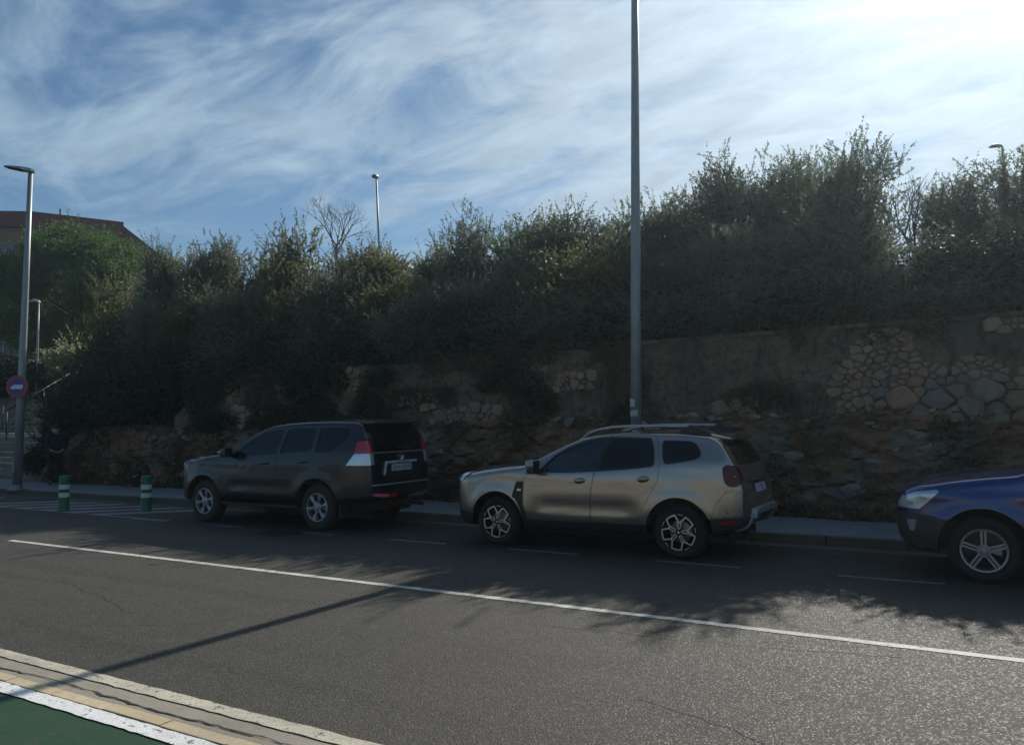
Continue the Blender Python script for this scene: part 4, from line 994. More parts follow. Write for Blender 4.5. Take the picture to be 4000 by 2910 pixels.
M['amber'] = NT('amber_lamp').set(color=(.22, .05, .02), rough=.2, coat=1).m
M['plate'] = simple('plate_white', (.52, .53, .53), .5); M['plate_blue'] = simple('plate_blue', (.01, .04, .3), .5); M['ink'] = simple('plate_black_ink', (.01, .01, .01), .6)
M['trim_in'] = simple('cabin_dark_fabric', (.07, .07, .072), .9)
def mat_glass(name, tint, gl=1.0):
    t = NT(name); t.t.nodes.remove(t.b); tr = t.n('ShaderNodeBsdfTransparent'); tr.inputs[0].default_value = (*tint, 1)
    g = t.n('ShaderNodeBsdfGlossy'); g.inputs['Roughness'].default_value = .03; g.inputs[0].default_value = (.95, .97, 1, 1)
    fr = t.n('ShaderNodeFresnel'); fr.inputs[0].default_value = 1.5; mx = t.n('ShaderNodeMixShader'); t.L(t.math('MULTIPLY', fr.outputs[0], gl), mx.inputs[0])
    t.L(tr.outputs[0], mx.inputs[1]); t.L(g.outputs[0], mx.inputs[2]); t.L(mx.outputs[0], t.out.inputs[0]); return t.m
M['glass'] = mat_glass('car_glass', (.80, .88, .86)); M['privacy'] = mat_glass('privacy_glass', (.035, .04, .045))
M['midglass'] = mat_glass('dark_tinted_glass', (.22, .27, .29))

def interp(tab, x):
    xs_ = [p[0] for p in tab]; return float(np.interp(x, xs_, [p[1] for p in tab]))
def smooth_tab(tab, k=.05):
    """resample a polyline table densely and soften its corners"""
    xs_ = np.array([p[0] for p in tab]); ys_ = np.array([p[1] for p in tab]); xx = np.linspace(xs_[0], xs_[-1], 500); yy = np.interp(xx, xs_, ys_)
    w = max(1, int(k/(xx[1]-xx[0]))); ker = np.hanning(2*w+3)[1:-1]; ker /= ker.sum(); pad = len(ker)//2
    # odd reflection keeps end values and slopes
    a = 2*yy[0]-yy[1:pad+1][::-1]; b = 2*yy[-1]-yy[-pad-1:-1][::-1]
    return list(zip(xx, np.convolve(np.concatenate([a, yy, b]), ker, 'valid')))
class Car:
    def __init__(s, top, bot, wid, belt, tum, rad, crown, wheels, zr, archR, flare, crease=()):
        s.top, s.bot, s.wid = top, bot, wid; s.belt, s.tum, s.rad, s.crown = belt, tum, rad, crown
        s.wheels, s.zr, s.archR, s.flare, s.crease = wheels, zr, archR, flare, crease
        s.x0, s.x1 = top[0][0], top[-1][0]; s.zb0 = .66 if zr < .36 else .74
    def W(s, x, z):
        w = interp(s.wid, x); b = interp(s.belt, x); t, h = s.tum
        if z > b: w -= t*((z-b)/h)**1.12*min(1, w/.85)
        w -= .05*max(0, (.55-z)/.3)**2
        w += .036*math.cos(max(-1, min(1, (z-s.zb0)/.50))*1.57) - .02
        for xw in s.wheels:
            d = math.hypot(x-xw, z-s.zr)
            if z > s.zr-.05: w += s.flare*math.exp(-((d-s.archR)/.11)**2) if d > s.archR else s.flare
        for (zc, wd, am, xa, xb) in s.crease:
            f = min(1, max(0, (x-xa)/.25))*min(1, max(0, (xb-x)/.25)); w += am*math.exp(-((z-zc)/wd)**2)*f
        return w
    def section(s, x, off=0., nside=17, ncor=5, ntop=7, floor=None, wmax=None):
        zt = interp(s.top, x)+off; zb = interp(s.bot, x)-off; r = interp(s.rad, x); cr = interp(s.crown, x)
        if floor is not None: zb = floor
        ze = zt-cr
        if ze-zb < .04: ze = zt-.3*(zt-zb); cr = zt-ze
        r = min(r, .45*(ze-zb)); zc = ze-r
        pts = [(0, zb), (.5*s.W(x, zb+.03), zb)]
        Wb = lambda z: max(.02, min(s.W(x, z)+off, wmax or 9))
        pts.append((Wb(zb+.02)-.03, zb))
        for i in range(nside): z = zb+.02+(zc-zb-.02)*i/(nside-1); pts.append((Wb(z), z))
        wc = Wb(zc); rr = min(r*.9, wc*.5)
        for i in range(1, ncor+1): a = math.pi/2*i/ncor; pts.append((wc-rr*(1-math.cos(a)), zc+r*math.sin(a)))
        yc = wc-rr
        for i in range(1, ntop+1): y = yc*(1-i/ntop); pts.append((y, ze+cr*(1-(y/yc)**2)))
        return pts
    def loft(s, name, off=0., xa=None, xb=None, step=.055, **k):
        xa = s.x0-off if xa is None else xa; xb = s.x1+off if xb is None else xb
        xx = np.linspace(xa, xb, 900); zt = np.array([interp(s.top, x) for x in xx]); wd = np.array([interp(s.wid, x) for x in xx])
        arc = np.concatenate([[0], np.cumsum(np.sqrt(np.diff(xx)**2+np.diff(zt)**2*1.0+np.diff(wd)**2))]); n = max(4, int(arc[-1]/step))
        st_ = np.interp(np.linspace(0, arc[-1], n), arc, xx); v = []; f = []
        for x in st_:
            p = s.section(x, off, **k); ring = [(x, y, z) for (y, z) in p] + [(x, -y, z) for (y, z) in p[-2:0:-1]]
            m_ = len(ring); v += ring
        for i in range(n-1):
            for j in range(m_): j2 = (j+1) % m_; f.append((i*m_+j, (i+1)*m_+j, (i+1)*m_+j2, i*m_+j2))
        f.append(tuple(range(m_))); f.append(tuple((n-1)*m_+j for j in range(m_))[::-1])
        return v, f
def solid(name, parts, mat=None):
    """parts: list of (v,f,flip) joined into one closed mesh"""
    V, F = [], []
    for v, f, flip in parts:
        b = len(V); V += v; F += [tuple(b+i for i in (q[::-1] if flip else q)) for q in f]
    me = mesh(name, V, F)
    if mat: me.materials.append(mat)
    return me
def normals_out(v, f):
    me = mesh('t', v, f); bm = bmesh.new(); bm.from_mesh(me); bmesh.ops.recalc_face_normals(bm, faces=bm.faces); bm.to_mesh(me)
    vv = [p.co[:] for p in bm.verts]; ff = [tuple(q.index for q in p.verts) for p in bm.faces]; bm.free(); bpy.data.meshes.remove(me); return vv, ff
TMP = bpy.data.collections.new('tmp'); COL.children.link(TMP)
def boolean(me, cut, op):
    n0 = len(me.polygons); r = boolean1(me, cut, op)
    for k in range(1, 5):
        bad = len(r.polygons) == 0 or (op == 'DIFFERENCE' and len(r.polygons) < .3*n0) or (op == 'DIFFERENCE' and len(r.polygons) == n0 and len(r.vertices) == len(me.vertices))
        if not bad: break
        cut.transform(Matrix.Translation((.0011*k, .0007, -.0009*k)) @ Matrix.Rotation(.0008*k, 4, 'Y')); r = boolean1(me, cut, op)
    return r
def boolean1(me, cut, op):
    a = bpy.data.objects.new('a', me); b = bpy.data.objects.new('b', cut); TMP.objects.link(a); TMP.objects.link(b)
    md = a.modifiers.new('b', 'BOOLEAN'); md.object = b; md.operation = op; md.solver = 'EXACT'; md.material_mode = 'TRANSFER'
    bpy.context.view_layer.update(); dg = bpy.context.evaluated_depsgraph_get(); r = bpy.data.meshes.new_from_object(a.evaluated_get(dg))
    bpy.data.objects.remove(a); bpy.data.objects.remove(b); return r
def rounded(poly, r=.04, n=4):
    outp = []
    for i in range(len(poly)):
        p0, p1, p2 = Vector(poly[i-1]), Vector(poly[i]), Vector(poly[(i+1) % len(poly)])
        d0, d2 = (p0-p1), (p2-p1); l0, l2 = d0.length, d2.length; rr = min(r, l0*.45, l2*.45)
        a, b = p1+d0/l0*rr, p1+d2/l2*rr
        for k in range(n+1): t = k/n; q_ = a*(1-t)**2 + p1*2*t*(1-t) + b*t*t; outp.append((q_.x, q_.y))
    return outp
def offset(poly, d):
    A = sum(poly[i-1][0]*poly[i][1]-poly[i][0]*poly[i-1][1] for i in range(len(poly))); sg_ = 1 if A > 0 else -1
    outp = []
    for i in range(len(poly)):
        p0, p1, p2 = Vector(poly[i-1]), Vector(poly[i]), Vector(poly[(i+1) % len(poly)])
        e0 = (p1-p0); e2 = (p2-p1)
        if e0.length < 1e-6: e0 = e2
        if e2.length < 1e-6: e2 = e0
        e0.normalize(); e2.normalize(); nn = Vector((e0.y+e2.y, -(e0.x+e2.x)))
        if nn.length < 1e-6: nn = Vector((e0.y, -e0.x))
        nn.normalize(); k = 1/max(.5, nn.dot(Vector((e0.y, -e0.x)))); outp.append((p1.x+nn.x*d*sg_*k, p1.y+nn.y*d*sg_*k))
    return outp
def prismm(poly, axis, ranges, mat=None):
    mb = MB()
    for a, b in ranges: mb.prism(poly, a, b, axis)
    me = mb.mesh('prism', fix=True)
    me.materials.append(mat or M['well']); return me
SIDES = [(-1.4, -.5), (.5, 1.4)]
class Ref:
    def __init__(s, v, f):
        s.v = [Vector(p) for p in v]; s.f = f; s.bvh = BVHTree.FromPolygons(s.v, f)
        me = mesh('r', v, f); s.vn = [Vector(x.normal) for x in me.vertices]; s.pn = [Vector(p.normal) for p in me.polygons]; bpy.data.meshes.remove(me)
    def apply(s, me):
        if not len(me.polygons): return
        me.polygons.foreach_set('use_smooth', [True]*len(me.polygons)); nor = [None]*len(me.loops); cache = {}
        for p in me.polygons:
            fn = Vector(p.normal)
            for li in p.loop_indices:
                vi = me.loops[li].vertex_index
                if vi not in cache:
                    co, n_, idx, d = s.bvh.find_nearest(me.vertices[vi].co)
                    if idx is None or d > .03: cache[vi] = None
                    else:
                        q = s.f[idx]; ws = [1/((s.v[k]-co).length+1e-4)**2 for k in q] if len(q) < 6 else None
                        if ws: nn = Vector((0, 0, 0));
                        if ws:
                            for k, w in zip(q, ws): nn += s.vn[k]*w
                            cache[vi] = nn.normalized()
                        else: cache[vi] = s.pn[idx]
                c = cache[vi]; nor[li] = c if c is not None and c.dot(fn) > .8 else fn
        me.normals_split_custom_set([tuple(n_) for n_ in nor])

def make_wheel(R_, rimR, w, style, tyre_m, x, yout, parent, far=False, rot=0., proto=None):
    """outer side faces -y (near) or +y (far)"""
    if proto is None:
        P = {}
        rw = rimR
        mb = MB(); mb.lathe([(rw-.012, .06), (rw+.004, .012), (rw+.02, .002), (rw+(R_-rw)*.55, -.006), (R_-.035, .006), (R_-.012, .026), (R_, .055), (R_, w-.055), (R_-.015, w-.02), (rw+.03, w), (rw, w-.02)], 56, axis='y'); 
        me = mb.mesh('tyre', smooth=True); 
        mb2 = MB()   # tread blocks
        mb2.v, mb2.f, mb2.mi = mb.v[:], mb.f[:], mb.mi[:]
        for k in range(56):
            a = 2*math.pi*k/56
            for (y0, y1, o_) in ((.05, .09, 0), (.10, .145, .5), (.155, w-.05, 0)):
                a0 = a+o_*.112; a1 = a0+.075; c = []
                for (aa, rr_) in ((a0, R_-.01), (a1, R_-.01), (a1, R_+.006), (a0, R_+.006)):
                    c.append((rr_*math.cos(aa), rr_*math.sin(aa)))
                mb2.add([(p[0], y0, p[1]) for p in c]+[(p[0], y1, p[1]) for p in c], [(0, 1, 2, 3), (7, 6, 5, 4), (0, 4, 5, 1), (1, 5, 6, 2), (2, 6, 7, 3), (3, 7, 4, 0)])
        P['tyre'] = (mb2.mesh('tyre', angle=40), tyre_m)
        mb = MB(); mb.lathe([(rw+.002, .006), (rw-.008, .004), (rw-.014, .02), (rw-.022, .06), (rw-.03, w-.05), (.02, w-.05)], 48, axis='y'); P['barrel'] = (mb.mesh('barrel', smooth=True), M['gloss_black'] if style == 'y' else M['alloy'])
        mb = MB(); mb.lathe([(.0, .085), (.135, .085), (.145, .09), (.145, .10), (.0, .10)], 40, axis='y'); P['brake_disc'] = (mb.mesh('brake_disc', smooth=True), M['disc_m'])
        mb = MB(); mb.prism([(.07, .03), (.16, .05), (.16, -.05), (.07, -.03)], .055, .10); P['caliper'] = (mb.mesh('caliper', bevel=.006), M['alloy'])
        rim = MB(); dark = MB()
        def bar(mbx, r0, a0, r1, a1, wd, y0, y1, wd2=None):
            p, q_ = Vector((r0*math.cos(a0), r0*math.sin(a0))), Vector((r1*math.cos(a1), r1*math.sin(a1))); d = (q_-p).normalized(); n_ = Vector((-d.y, d.x)); w2 = wd2 or wd
            mbx.prism([tuple(p-n_*wd/2), tuple(q_-n_*w2/2), tuple(q_+n_*w2/2), tuple(p+n_*wd/2)], y0, y1, 'y')
        def arc(mbx, r0, r1, a0, a1, y0, y1, n=6):
            for k in range(n):
                b0, b1 = a0+(a1-a0)*k/n, a0+(a1-a0)*(k+1)/n
                mbx.prism([(r0*math.cos(b0), r0*math.sin(b0)), (r1*math.cos(b0), r1*math.sin(b0)), (r1*math.cos(b1), r1*math.sin(b1)), (r0*math.cos(b1), r0*math.sin(b1))], y0, y1, 'y')
        if style == 'y':
            for k in range(5):
                a = R(72*k)+rot; ar = R(19)
                bar(rim, .048, a+.30, .142, a+.115, .013, -.004, .01); bar(rim, .048, a-.30, .142, a-.115, .013, -.004, .01)
                arc(rim, .040, .052, a-.33, a+.33, -.004, .01, 3)
                bar(rim, .126, a+.07, .215, a+ar, .021, -.005, .01, .017); bar(rim, .126, a-.07, .215, a-ar, .021, -.005, .01, .017)
                bar(rim, .128, a-.12, .128, a+.12, .022, -.0045, .01)
                arc(rim, .204, .222, a+ar-.03, a+R(72)-ar+.03, -.005, .01, 6)
                arc(rim, .216, .223, a-.15, a+.15, -.003, .01, 3)
                bar(dark, .03, a, .13, a, .034, .003, .03); bar(dark, .12, a+.02, .216, a+ar, .026, .004, .03); bar(dark, .12, a-.02, .216, a-ar, .026, .004, .03)
            dark.lathe([(.0, -.002), (.034, -.002), (.045, .004), (.05, .03)], 24, axis='y')
            rim.prism([(-.02, .012), (.012, .014), (.02, 0), (0, -.02)], -.0045, -.001, 'y')
        elif style == 'six':
            for k in range(6):
                a = R(60*k)+rot
                for s_ in (-1, 1):
                    rim.add([(.052*math.cos(a+s_*.45), .022, .052*math.sin(a+s_*.45)), (.10*math.cos(a+s_*.16), .012, .10*math.sin(a+s_*.16)), (.222*math.cos(a+s_*.235), .004, .222*math.sin(a+s_*.235)), (.222*math.cos(a), -.006, .222*math.sin(a)), (.10*math.cos(a), -.002, .10*math.sin(a)), (.045*math.cos(a), .010, .045*math.sin(a)),
                             (.222*math.cos(a+s_*.25), .05, .222*math.sin(a+s_*.25)), (.10*math.cos(a+s_*.2), .05, .10*math.sin(a+s_*.2)), (.052*math.cos(a+s_*.5), .05, .052*math.sin(a+s_*.5))],
                            [(0, 1, 4, 5), (1, 2, 3, 4), (1, 2, 6, 7), (0, 1, 7, 8)])
            for k in range(6):
                a = R(60*k+30)+rot; rim.lathe([(.0, .008), (.007, .008), (.008, .02)], 8, axis='y', c=(.072*math.cos(a), 0, .072*math.sin(a)))
            rim.lathe([(.0, -.004), (.033, -.002), (.042, .006), (.088, .016), (.088, .05)], 30, axis='y'); rim.lathe([(.212, .03), (.214, -.002), (.226, -.006), (rw, .004)], 48, axis='y')
            dark.lathe([(0, .055), (.2, .058)], 30, axis='y')
        else:
            for k in range(5):
                a = R(72*k+18)+rot
                for s_ in (-1, 1): bar(rim, .05, a+s_*.35, .205, a+s_*.085, .020, -.002, .03, .021)
            for k in range(5):
                a = R(72*k+54)+rot; rim.lathe([(.0, .0), (.008, .0), (.009, .02)], 8, axis='y', c=(.056*math.cos(a), 0, .056*math.sin(a)))
            rim.lathe([(.0, -.008), (.028, -.006), (.034, .004), (.06, .012), (.07, .03)], 30, axis='y'); rim.lathe([(.20, .03), (.202, -.002), (.217, -.006), (rw, .004)], 48, axis='y')
            dark.lathe([(0, .06), (.19, .062)], 30, axis='y')
        P['rim'] = (rim.mesh('rim', angle=25), M['silver'] if style == 'y' else M['alloy']); P['rim_backing'] = (dark.mesh('rim_backing', angle=25), M['gloss_black'])
        for k, (me, m) in P.items(): me.materials.append(m)
        proto = P
    e = empty('wheel', (x, yout if not far else -yout, R_)); e.parent = parent
    if far: e.rotation_euler = (0, 0, math.pi)
    for k, (me, m) in proto.items(): link(k, me, None, e)
    return proto
def text_mesh(txt, size, ext, name='lettering', spacing=1.0):
    cu = bpy.data.curves.new('t', 'FONT'); cu.body = txt; cu.size = size; cu.extrude = ext; cu.align_x = 'CENTER'; cu.align_y = 'CENTER'; cu.space_character = spacing; cu.resolution_u = 3
    o = bpy.data.objects.new('t', cu); TMP.objects.link(o); bpy.context.view_layer.update()
    me = bpy.data.meshes.new_from_object(o.evaluated_get(bpy.context.evaluated_depsgraph_get())); bpy.data.objects.remove(o); me.name = name; me.materials.clear(); return me
def seats(parent, x_front, y=.38, z=.55, rear=1.0):
    def seat(x, yy, w):
        e = empty('seat', (x, yy, z)); e.parent = parent
        mb = MB(); mb.box(-.28, .25, -w, w, 0, .16); mb.obj('seat_cushion', M['trim_in'], e, bevel=.05)
        mb = MB(); mb.add([(.18, -w, .1), (.32, -w, .1), (.50, -w*.85, .68), (.40, -w*.85, .68), (.18, w, .1), (.32, w, .1), (.50, w*.85, .68), (.40, w*.85, .68)], [(0, 1, 2, 3), (7, 6, 5, 4), (0, 4, 5, 1), (1, 5, 6, 2), (2, 6, 7, 3), (3, 7, 4, 0)]); mb.obj('seat_back', M['trim_in'], e, bevel=.04)
        mb = MB(); mb.box(.42, .52, -.13, .13, .72, .88); mb.obj('headrest', M['trim_in'], e, bevel=.035)
    seat(x_front, -y, .24); seat(x_front, y, .24); seat(rear, 0, .62)
    mb = MB(); mb.box(x_front-.95, x_front-.62, -.66, .66, z+.22, z+.46); mb.obj('dashboard', M['trim_in'], parent, bevel=.05)
    mb = MB()
    for k in range(20):
        a, b = 2*math.pi*k/20, 2*math.pi*(k+1)/20; mb.tube([(x_front-.50+.07*math.sin(a), -y+.18*math.cos(a), z+.42+.17*math.sin(a)), (x_front-.50+.07*math.sin(b), -y+.18*math.cos(b), z+.42+.17*math.sin(b))], .014, 6)
    mb.obj('steering_wheel', M['trim_in'], parent, fix=False)

def build_car(name, car, loc, label, paint, spec):
    root = empty(name, loc, 0, label, 'car')
    v, f = normals_out(*car.loft('o')); ref = Ref(v, f)
    iv, if_ = normals_out(*car.loft('i', -.055, spec['cab'][0], spec['cab'][1], .14, nside=8, ncor=3, ntop=4, floor=spec['floor'], wmax=car.W(0, .8)-.06))
    shell = solid('shell', [(v, f, False), (iv, if_, True)], paint)
    # wheel arches
    cyl = MB()
    for xw in car.wheels:
        pr = [(xw+car.archR*math.cos(2*math.pi*k/40), car.zr+spec.get('arch_dz', .01)+car.archR*math.sin(2*math.pi*k/40)) for k in range(40)]
        cyl.prism(pr, -1.3, -.52, 'y'); cyl.prism(pr, .52, 1.3, 'y')
    cm = cyl.mesh('c', fix=True); cm.materials.append(spec.get('well', M['well'])); parts = {}
    for (nm, poly, axis, rng, mat) in [q for q in spec['panels'] if q[0] == 'lower_cladding']:
        me = boolean(shell.copy(), prismm(offset(poly, -.003), axis, rng), 'INTERSECT'); shell = boolean(shell, prismm(poly, axis, rng), 'DIFFERENCE')
        me = boolean(me, cm.copy(), 'DIFFERENCE'); me.materials.clear(); me.materials.append(mat); ref.apply(me); link(nm, me, None, root)
    shell = boolean(shell, cm, 'DIFFERENCE')
    # window openings
    for (poly, axis, rng) in [(w[1], w[2], w[3]) for w in spec['windows']]: shell = boolean(shell, prismm(poly, axis, rng), 'DIFFERENCE')
    def put(nm, me, mat=None, split=False):
        if mat: me.materials.clear(); me.materials.append(mat)
        for sg in ((-1, 1) if split else (0,)):
            m2 = me
            if sg:
                m2 = me.copy(); bm = bmesh.new(); bm.from_mesh(m2); bmesh.ops.delete(bm, geom=[q for q in bm.verts if q.co.y*sg < 0], context='VERTS'); bm.to_mesh(m2); bm.free()
            ref.apply(m2); link(nm, m2, None, root)
    # split-off panels
    for (nm, poly, axis, rng, mat) in spec['panels']:
        if nm == 'lower_cladding': continue
        me = boolean(shell.copy(), prismm(offset(poly, -.0045), axis, rng), 'INTERSECT')
        shell = boolean(shell, prismm(poly, axis, rng), 'DIFFERENCE')
        put(nm, me, mat, len(rng) == 2)
    put('body', shell)
    # glass: thin skin just under the surface
    def thin(hi, lo, poly, axis, rng):
        xs_ = [q[0] for q in poly] if axis == 'y' else [rng[0][0], rng[0][1]]
        xa, xb = max(car.x0, min(xs_)-.06), min(car.x1, max(xs_)+.06); L = []
        for k, o_ in ((0, hi), (1, lo)):
            a_ = xa-.02 + .02*k if xa > car.x0 else car.x0-o_; b_ = xb+.02-.02*k if xb < car.x1 else car.x1+o_
            v_, f_ = normals_out(*car.loft('a', o_, a_, b_)); L.append((v_, f_, bool(k)))
        return solid('sk', L, M['glass'])
    for (nm, poly, axis, rng, mat) in spec['windows']:
        put(nm, boolean(thin(-.010, -.014, poly, axis, rng), prismm(offset(poly, .004), axis, rng), 'INTERSECT'), mat, len(rng) == 2)
    # trims and lamps: thin skins a little proud of the surface
    for (nm, poly, axis, rng, mat, hi, lo, holes) in spec['skins']:
        me = thin(hi, lo, poly, axis, rng)
        me = boolean(me, prismm(poly, axis, rng), 'INTERSECT')
        for h in holes: me = boolean(me, prismm(h, axis, rng), 'DIFFERENCE')
        put(nm, me, mat, len(rng) == 2)
    return root
def near_far(pts): return pts
def surf(car, x, z, s=-1, off=0.): return (x, s*(car.W(x, z)+off), z)

# ---------------- beige compact SUV
T = smooth_tab([(-2.16, .60), (-2.14, .86), (-2.08, .98), (-1.95, 1.05), (-1.6, 1.11), (-1.2, 1.155), (-.86, 1.185), (-.60, 1.30), (-.3, 1.445), (-.05, 1.54), (.15, 1.58), (.5, 1.605), (1.0, 1.60), (1.4, 1.585), (1.72, 1.545), (1.84, 1.47), (1.95, 1.30), (2.04, 1.14), (2.09, .98), (2.12, .80), (2.17, .70), (2.185, .60)], .045)
B_ = smooth_tab([(-2.16, .54), (-2.12, .38), (-1.95, .27), (-1.0, .26), (1.0, .28), (1.8, .32), (2.1, .42), (2.185, .54)], .04)
Wd = smooth_tab([(-2.16, .48), (-2.12, .66), (-2.03, .78), (-1.88, .845), (-1.6, .878), (-.8, .888), (1.3, .892), (1.65, .872), (1.85, .835), (2.0, .78), (2.10, .70), (2.185, .50)], .03)
Du = Car(T, B_, Wd, [(-2.2, 1.05), (-.8, 1.04), (.2, 1.08), (1.3, 1.17), (2.2, 1.20)], (.235, .48), smooth_tab([(-2.2, .08), (-1.8, .12), (-.9, .10), (-.6, .05), (.1, .07), (1.6, .07), (1.9, .06), (2.2, .07)], .1), smooth_tab([(-2.2, .02), (-1.8, .06), (-.9, .05), (-.6, .035), (.2, .035), (1.7, .035), (1.95, .03), (2.2, .02)], .1),
         (-1.33, 1.33), .335, .425, .020, [(.99, .03, .010, -1.9, 1.9), (.60, .075, -.020, -.75, .85), (.45, .03, .012, -.8, .8)])
w1 = rounded([(-.60, 1.10), (-.44, 1.255), (-.25, 1.36), (-.03, 1.44), (.17, 1.485), (.33, 1.495), (.24, 1.31), (.18, 1.09), (-.11, 1.065), (-.55, 1.045)], .03)
w2 = rounded([(.245, 1.09), (.30, 1.31), (.40, 1.50), (.92, 1.49), (.985, 1.36), (1.01, 1.21), (1.0, 1.155), (.63, 1.115)], .035)
w3 = rounded([(1.11, 1.465), (1.49, 1.455), (1.565, 1.40), (1.615, 1.31), (1.59, 1.265), (1.52, 1.24), (1.17, 1.18), (1.13, 1.29)], .05)
dlo = rounded([(-.66, 1.055), (-.45, 1.275), (-.25, 1.385), (-.03, 1.465), (.17, 1.508), (.40, 1.52), (.94, 1.508), (1.00, 1.38), (1.03, 1.19), (1.0, 1.14), (.63, 1.10), (.15, 1.065), (-.3, 1.04)], .03)
fdr = rounded([(-.79, 1.15), (-.60, 1.30), (-.44, 1.385), (-.05, 1.51), (.16, 1.552), (.36, 1.562), (.30, 1.38), (.19, 1.05), (.14, .8), (.125, .57), (.13, .405), (-.80, .395), (-.86, .55), (-.885, .72), (-.885, .85), (-.86, 1.01)], .02, 3)
rdr = rounded([(.368, 1.562), (.95, 1.555), (1.02, 1.50), (1.07, 1.33), (1.10, 1.13), (1.075, .96), (.985, .81), (.875, .62), (.80, .47), (.755, .405), (.138, .405), (.133, .57), (.148, .8), (.198, 1.05), (.308, 1.38)], .02, 3)
clad = [(-2.4, .2), (-2.4, .53), (-2.02, .47), (-1.75, .45), (-1.5, .43), (-.95, .392), (.76, .398), (.95, .42), (1.6, .50), (1.76, .525), (2.5, .56), (2.5, .2)]
tailp = rounded([(1.885, 1.145), (1.93, 1.18), (2.0, 1.17), (2.06, 1.12), (2.09, 1.0), (2.07, .915), (1.98, .905), (1.92, .94), (1.895, 1.02)], .05)
headp = rounded([(-2.3, .88), (-2.3, .99), (-2.06, 1.0), (-1.86, 1.035), (-1.80, 1.03), (-1.86, .97), (-1.96, .89)], .03)
ws = rounded([(-.60, 1.20), (.60, 1.20), (.50, 1.50), (0, 1.53), (-.50, 1.50)], .06); rw_ = rounded([(-.58, 1.16), (.58, 1.16), (.50, 1.43), (0, 1.455), (-.50, 1.43)], .07)
DX = -4.743; DYc = 10.53
sp = dict(cab=(-.72, 1.93), floor=.50, windows=[('side_window', w1, 'y', SIDES, M['glass']), ('side_window', w2, 'y', SIDES, M['privacy']), ('quarter_window', w3, 'y', SIDES, M['privacy']),
      ('windscreen', ws, 'x', [(-1.1, -.0)], M['glass']), ('rear_window', rw_, 'x', [(1.6, 2.4)], M['privacy'])],
    panels=[('lower_cladding', clad, 'y', [(-1.3, 1.3)], M['plastic']), ('front_door', fdr, 'y', [(-1.3, -.60), (.60, 1.3)], None), ('rear_door', rdr, 'y', [(-1.3, -.60), (.60, 1.3)], None),
            ('bonnet', rounded([(-2.04, -.60), (-1.0, -.72), (-.88, -.66), (-.90, 0), (-.88, .66), (-1.0, .72), (-2.04, .60), (-2.10, 0)], .06), 'z', [(1.0, 1.6)], None),
            ('rear_bumper', [(1.745, .53), (1.80, .70), (1.93, .86), (2.02, .86), (2.4, .80), (2.4, .565)], 'y', [(-1.3, 1.3)], None)],
    skins=[('window_surround', dlo, 'y', SIDES, M['gloss_black'], .0025, -.006, [offset(w1, -.004), offset(w2, -.004)]),
           ('quarter_surround', offset(w3, .012), 'y', SIDES, M['gloss_black'], .002, -.006, [offset(w3, -.004)]),
           ('tail_lamp', tailp, 'y', [(-1.3, -.60), (.60, 1.3)], M['dark_red_lamp'], .014, -.02, []),
           ('headlamp', headp, 'y', [(-1.3, -.42), (.42, 1.3)], M['clear_lamp'], .010, -.02, []),
           ('fender_vent', rounded([(-1.01, .88), (-.985, .915), (-.89, .915), (-.895, .72), (-.885, .60), (-.83, .40), (-.90, .40), (-.93, .55), (-1.0, .67), (-1.06, .70)], .02), 'y', SIDES, M['plastic'], .008, -.01, []),
           ('skid_plate', [(-.62, .36), (-.56, .64), (.56, .64), (.62, .36)], 'x', [(1.9, 2.4)], M['satin'], .03, -.02, [[(-.52, .30), (-.46, .56), (.46, .56), (.52, .30)]]),
           ('rear_reflector', rounded([(1.86, .455), (1.86, .475), (2.02, .50), (2.02, .475)], .008), 'y', SIDES, M['red_lamp'], .008, -.01, [])])
du = build_car('parked_car', Du, (DX, DYc, 0), 'beige metallic SUV with roof rails and two-tone wheels, parked in the middle', M['duster'], sp)
seats(du, .05, .38, .52, .85)
prw = None
for (x, far) in ((-1.33, False), (1.33, False), (-1.33, True), (1.33, True)): prw = make_wheel(.338, .232, .21, 'y', M['rubber'], x, -.885, du, far, R(10), prw)
def handle(car, x, z, L, H, mat, parent, ang=.06):
    for s in (-1, 1):
        mb = MB(); mb.lathe([(.0, -.028), (.3, -.026), (.42, -.016), (.5, .0), (.52, .012)], 20, axis='y')
        me = mb.mesh('door_handle', smooth=True); link('door_handle', me, mat, parent, surf(car, x, z, s, .004), (0, ang, 0 if s < 0 else math.pi), (L, 1, H))
handle(Du, -.015, .945, .17, .085, M['duster'], du, -.12); handle(Du, .885, .985, .17, .085, M['duster'], du, -.12)
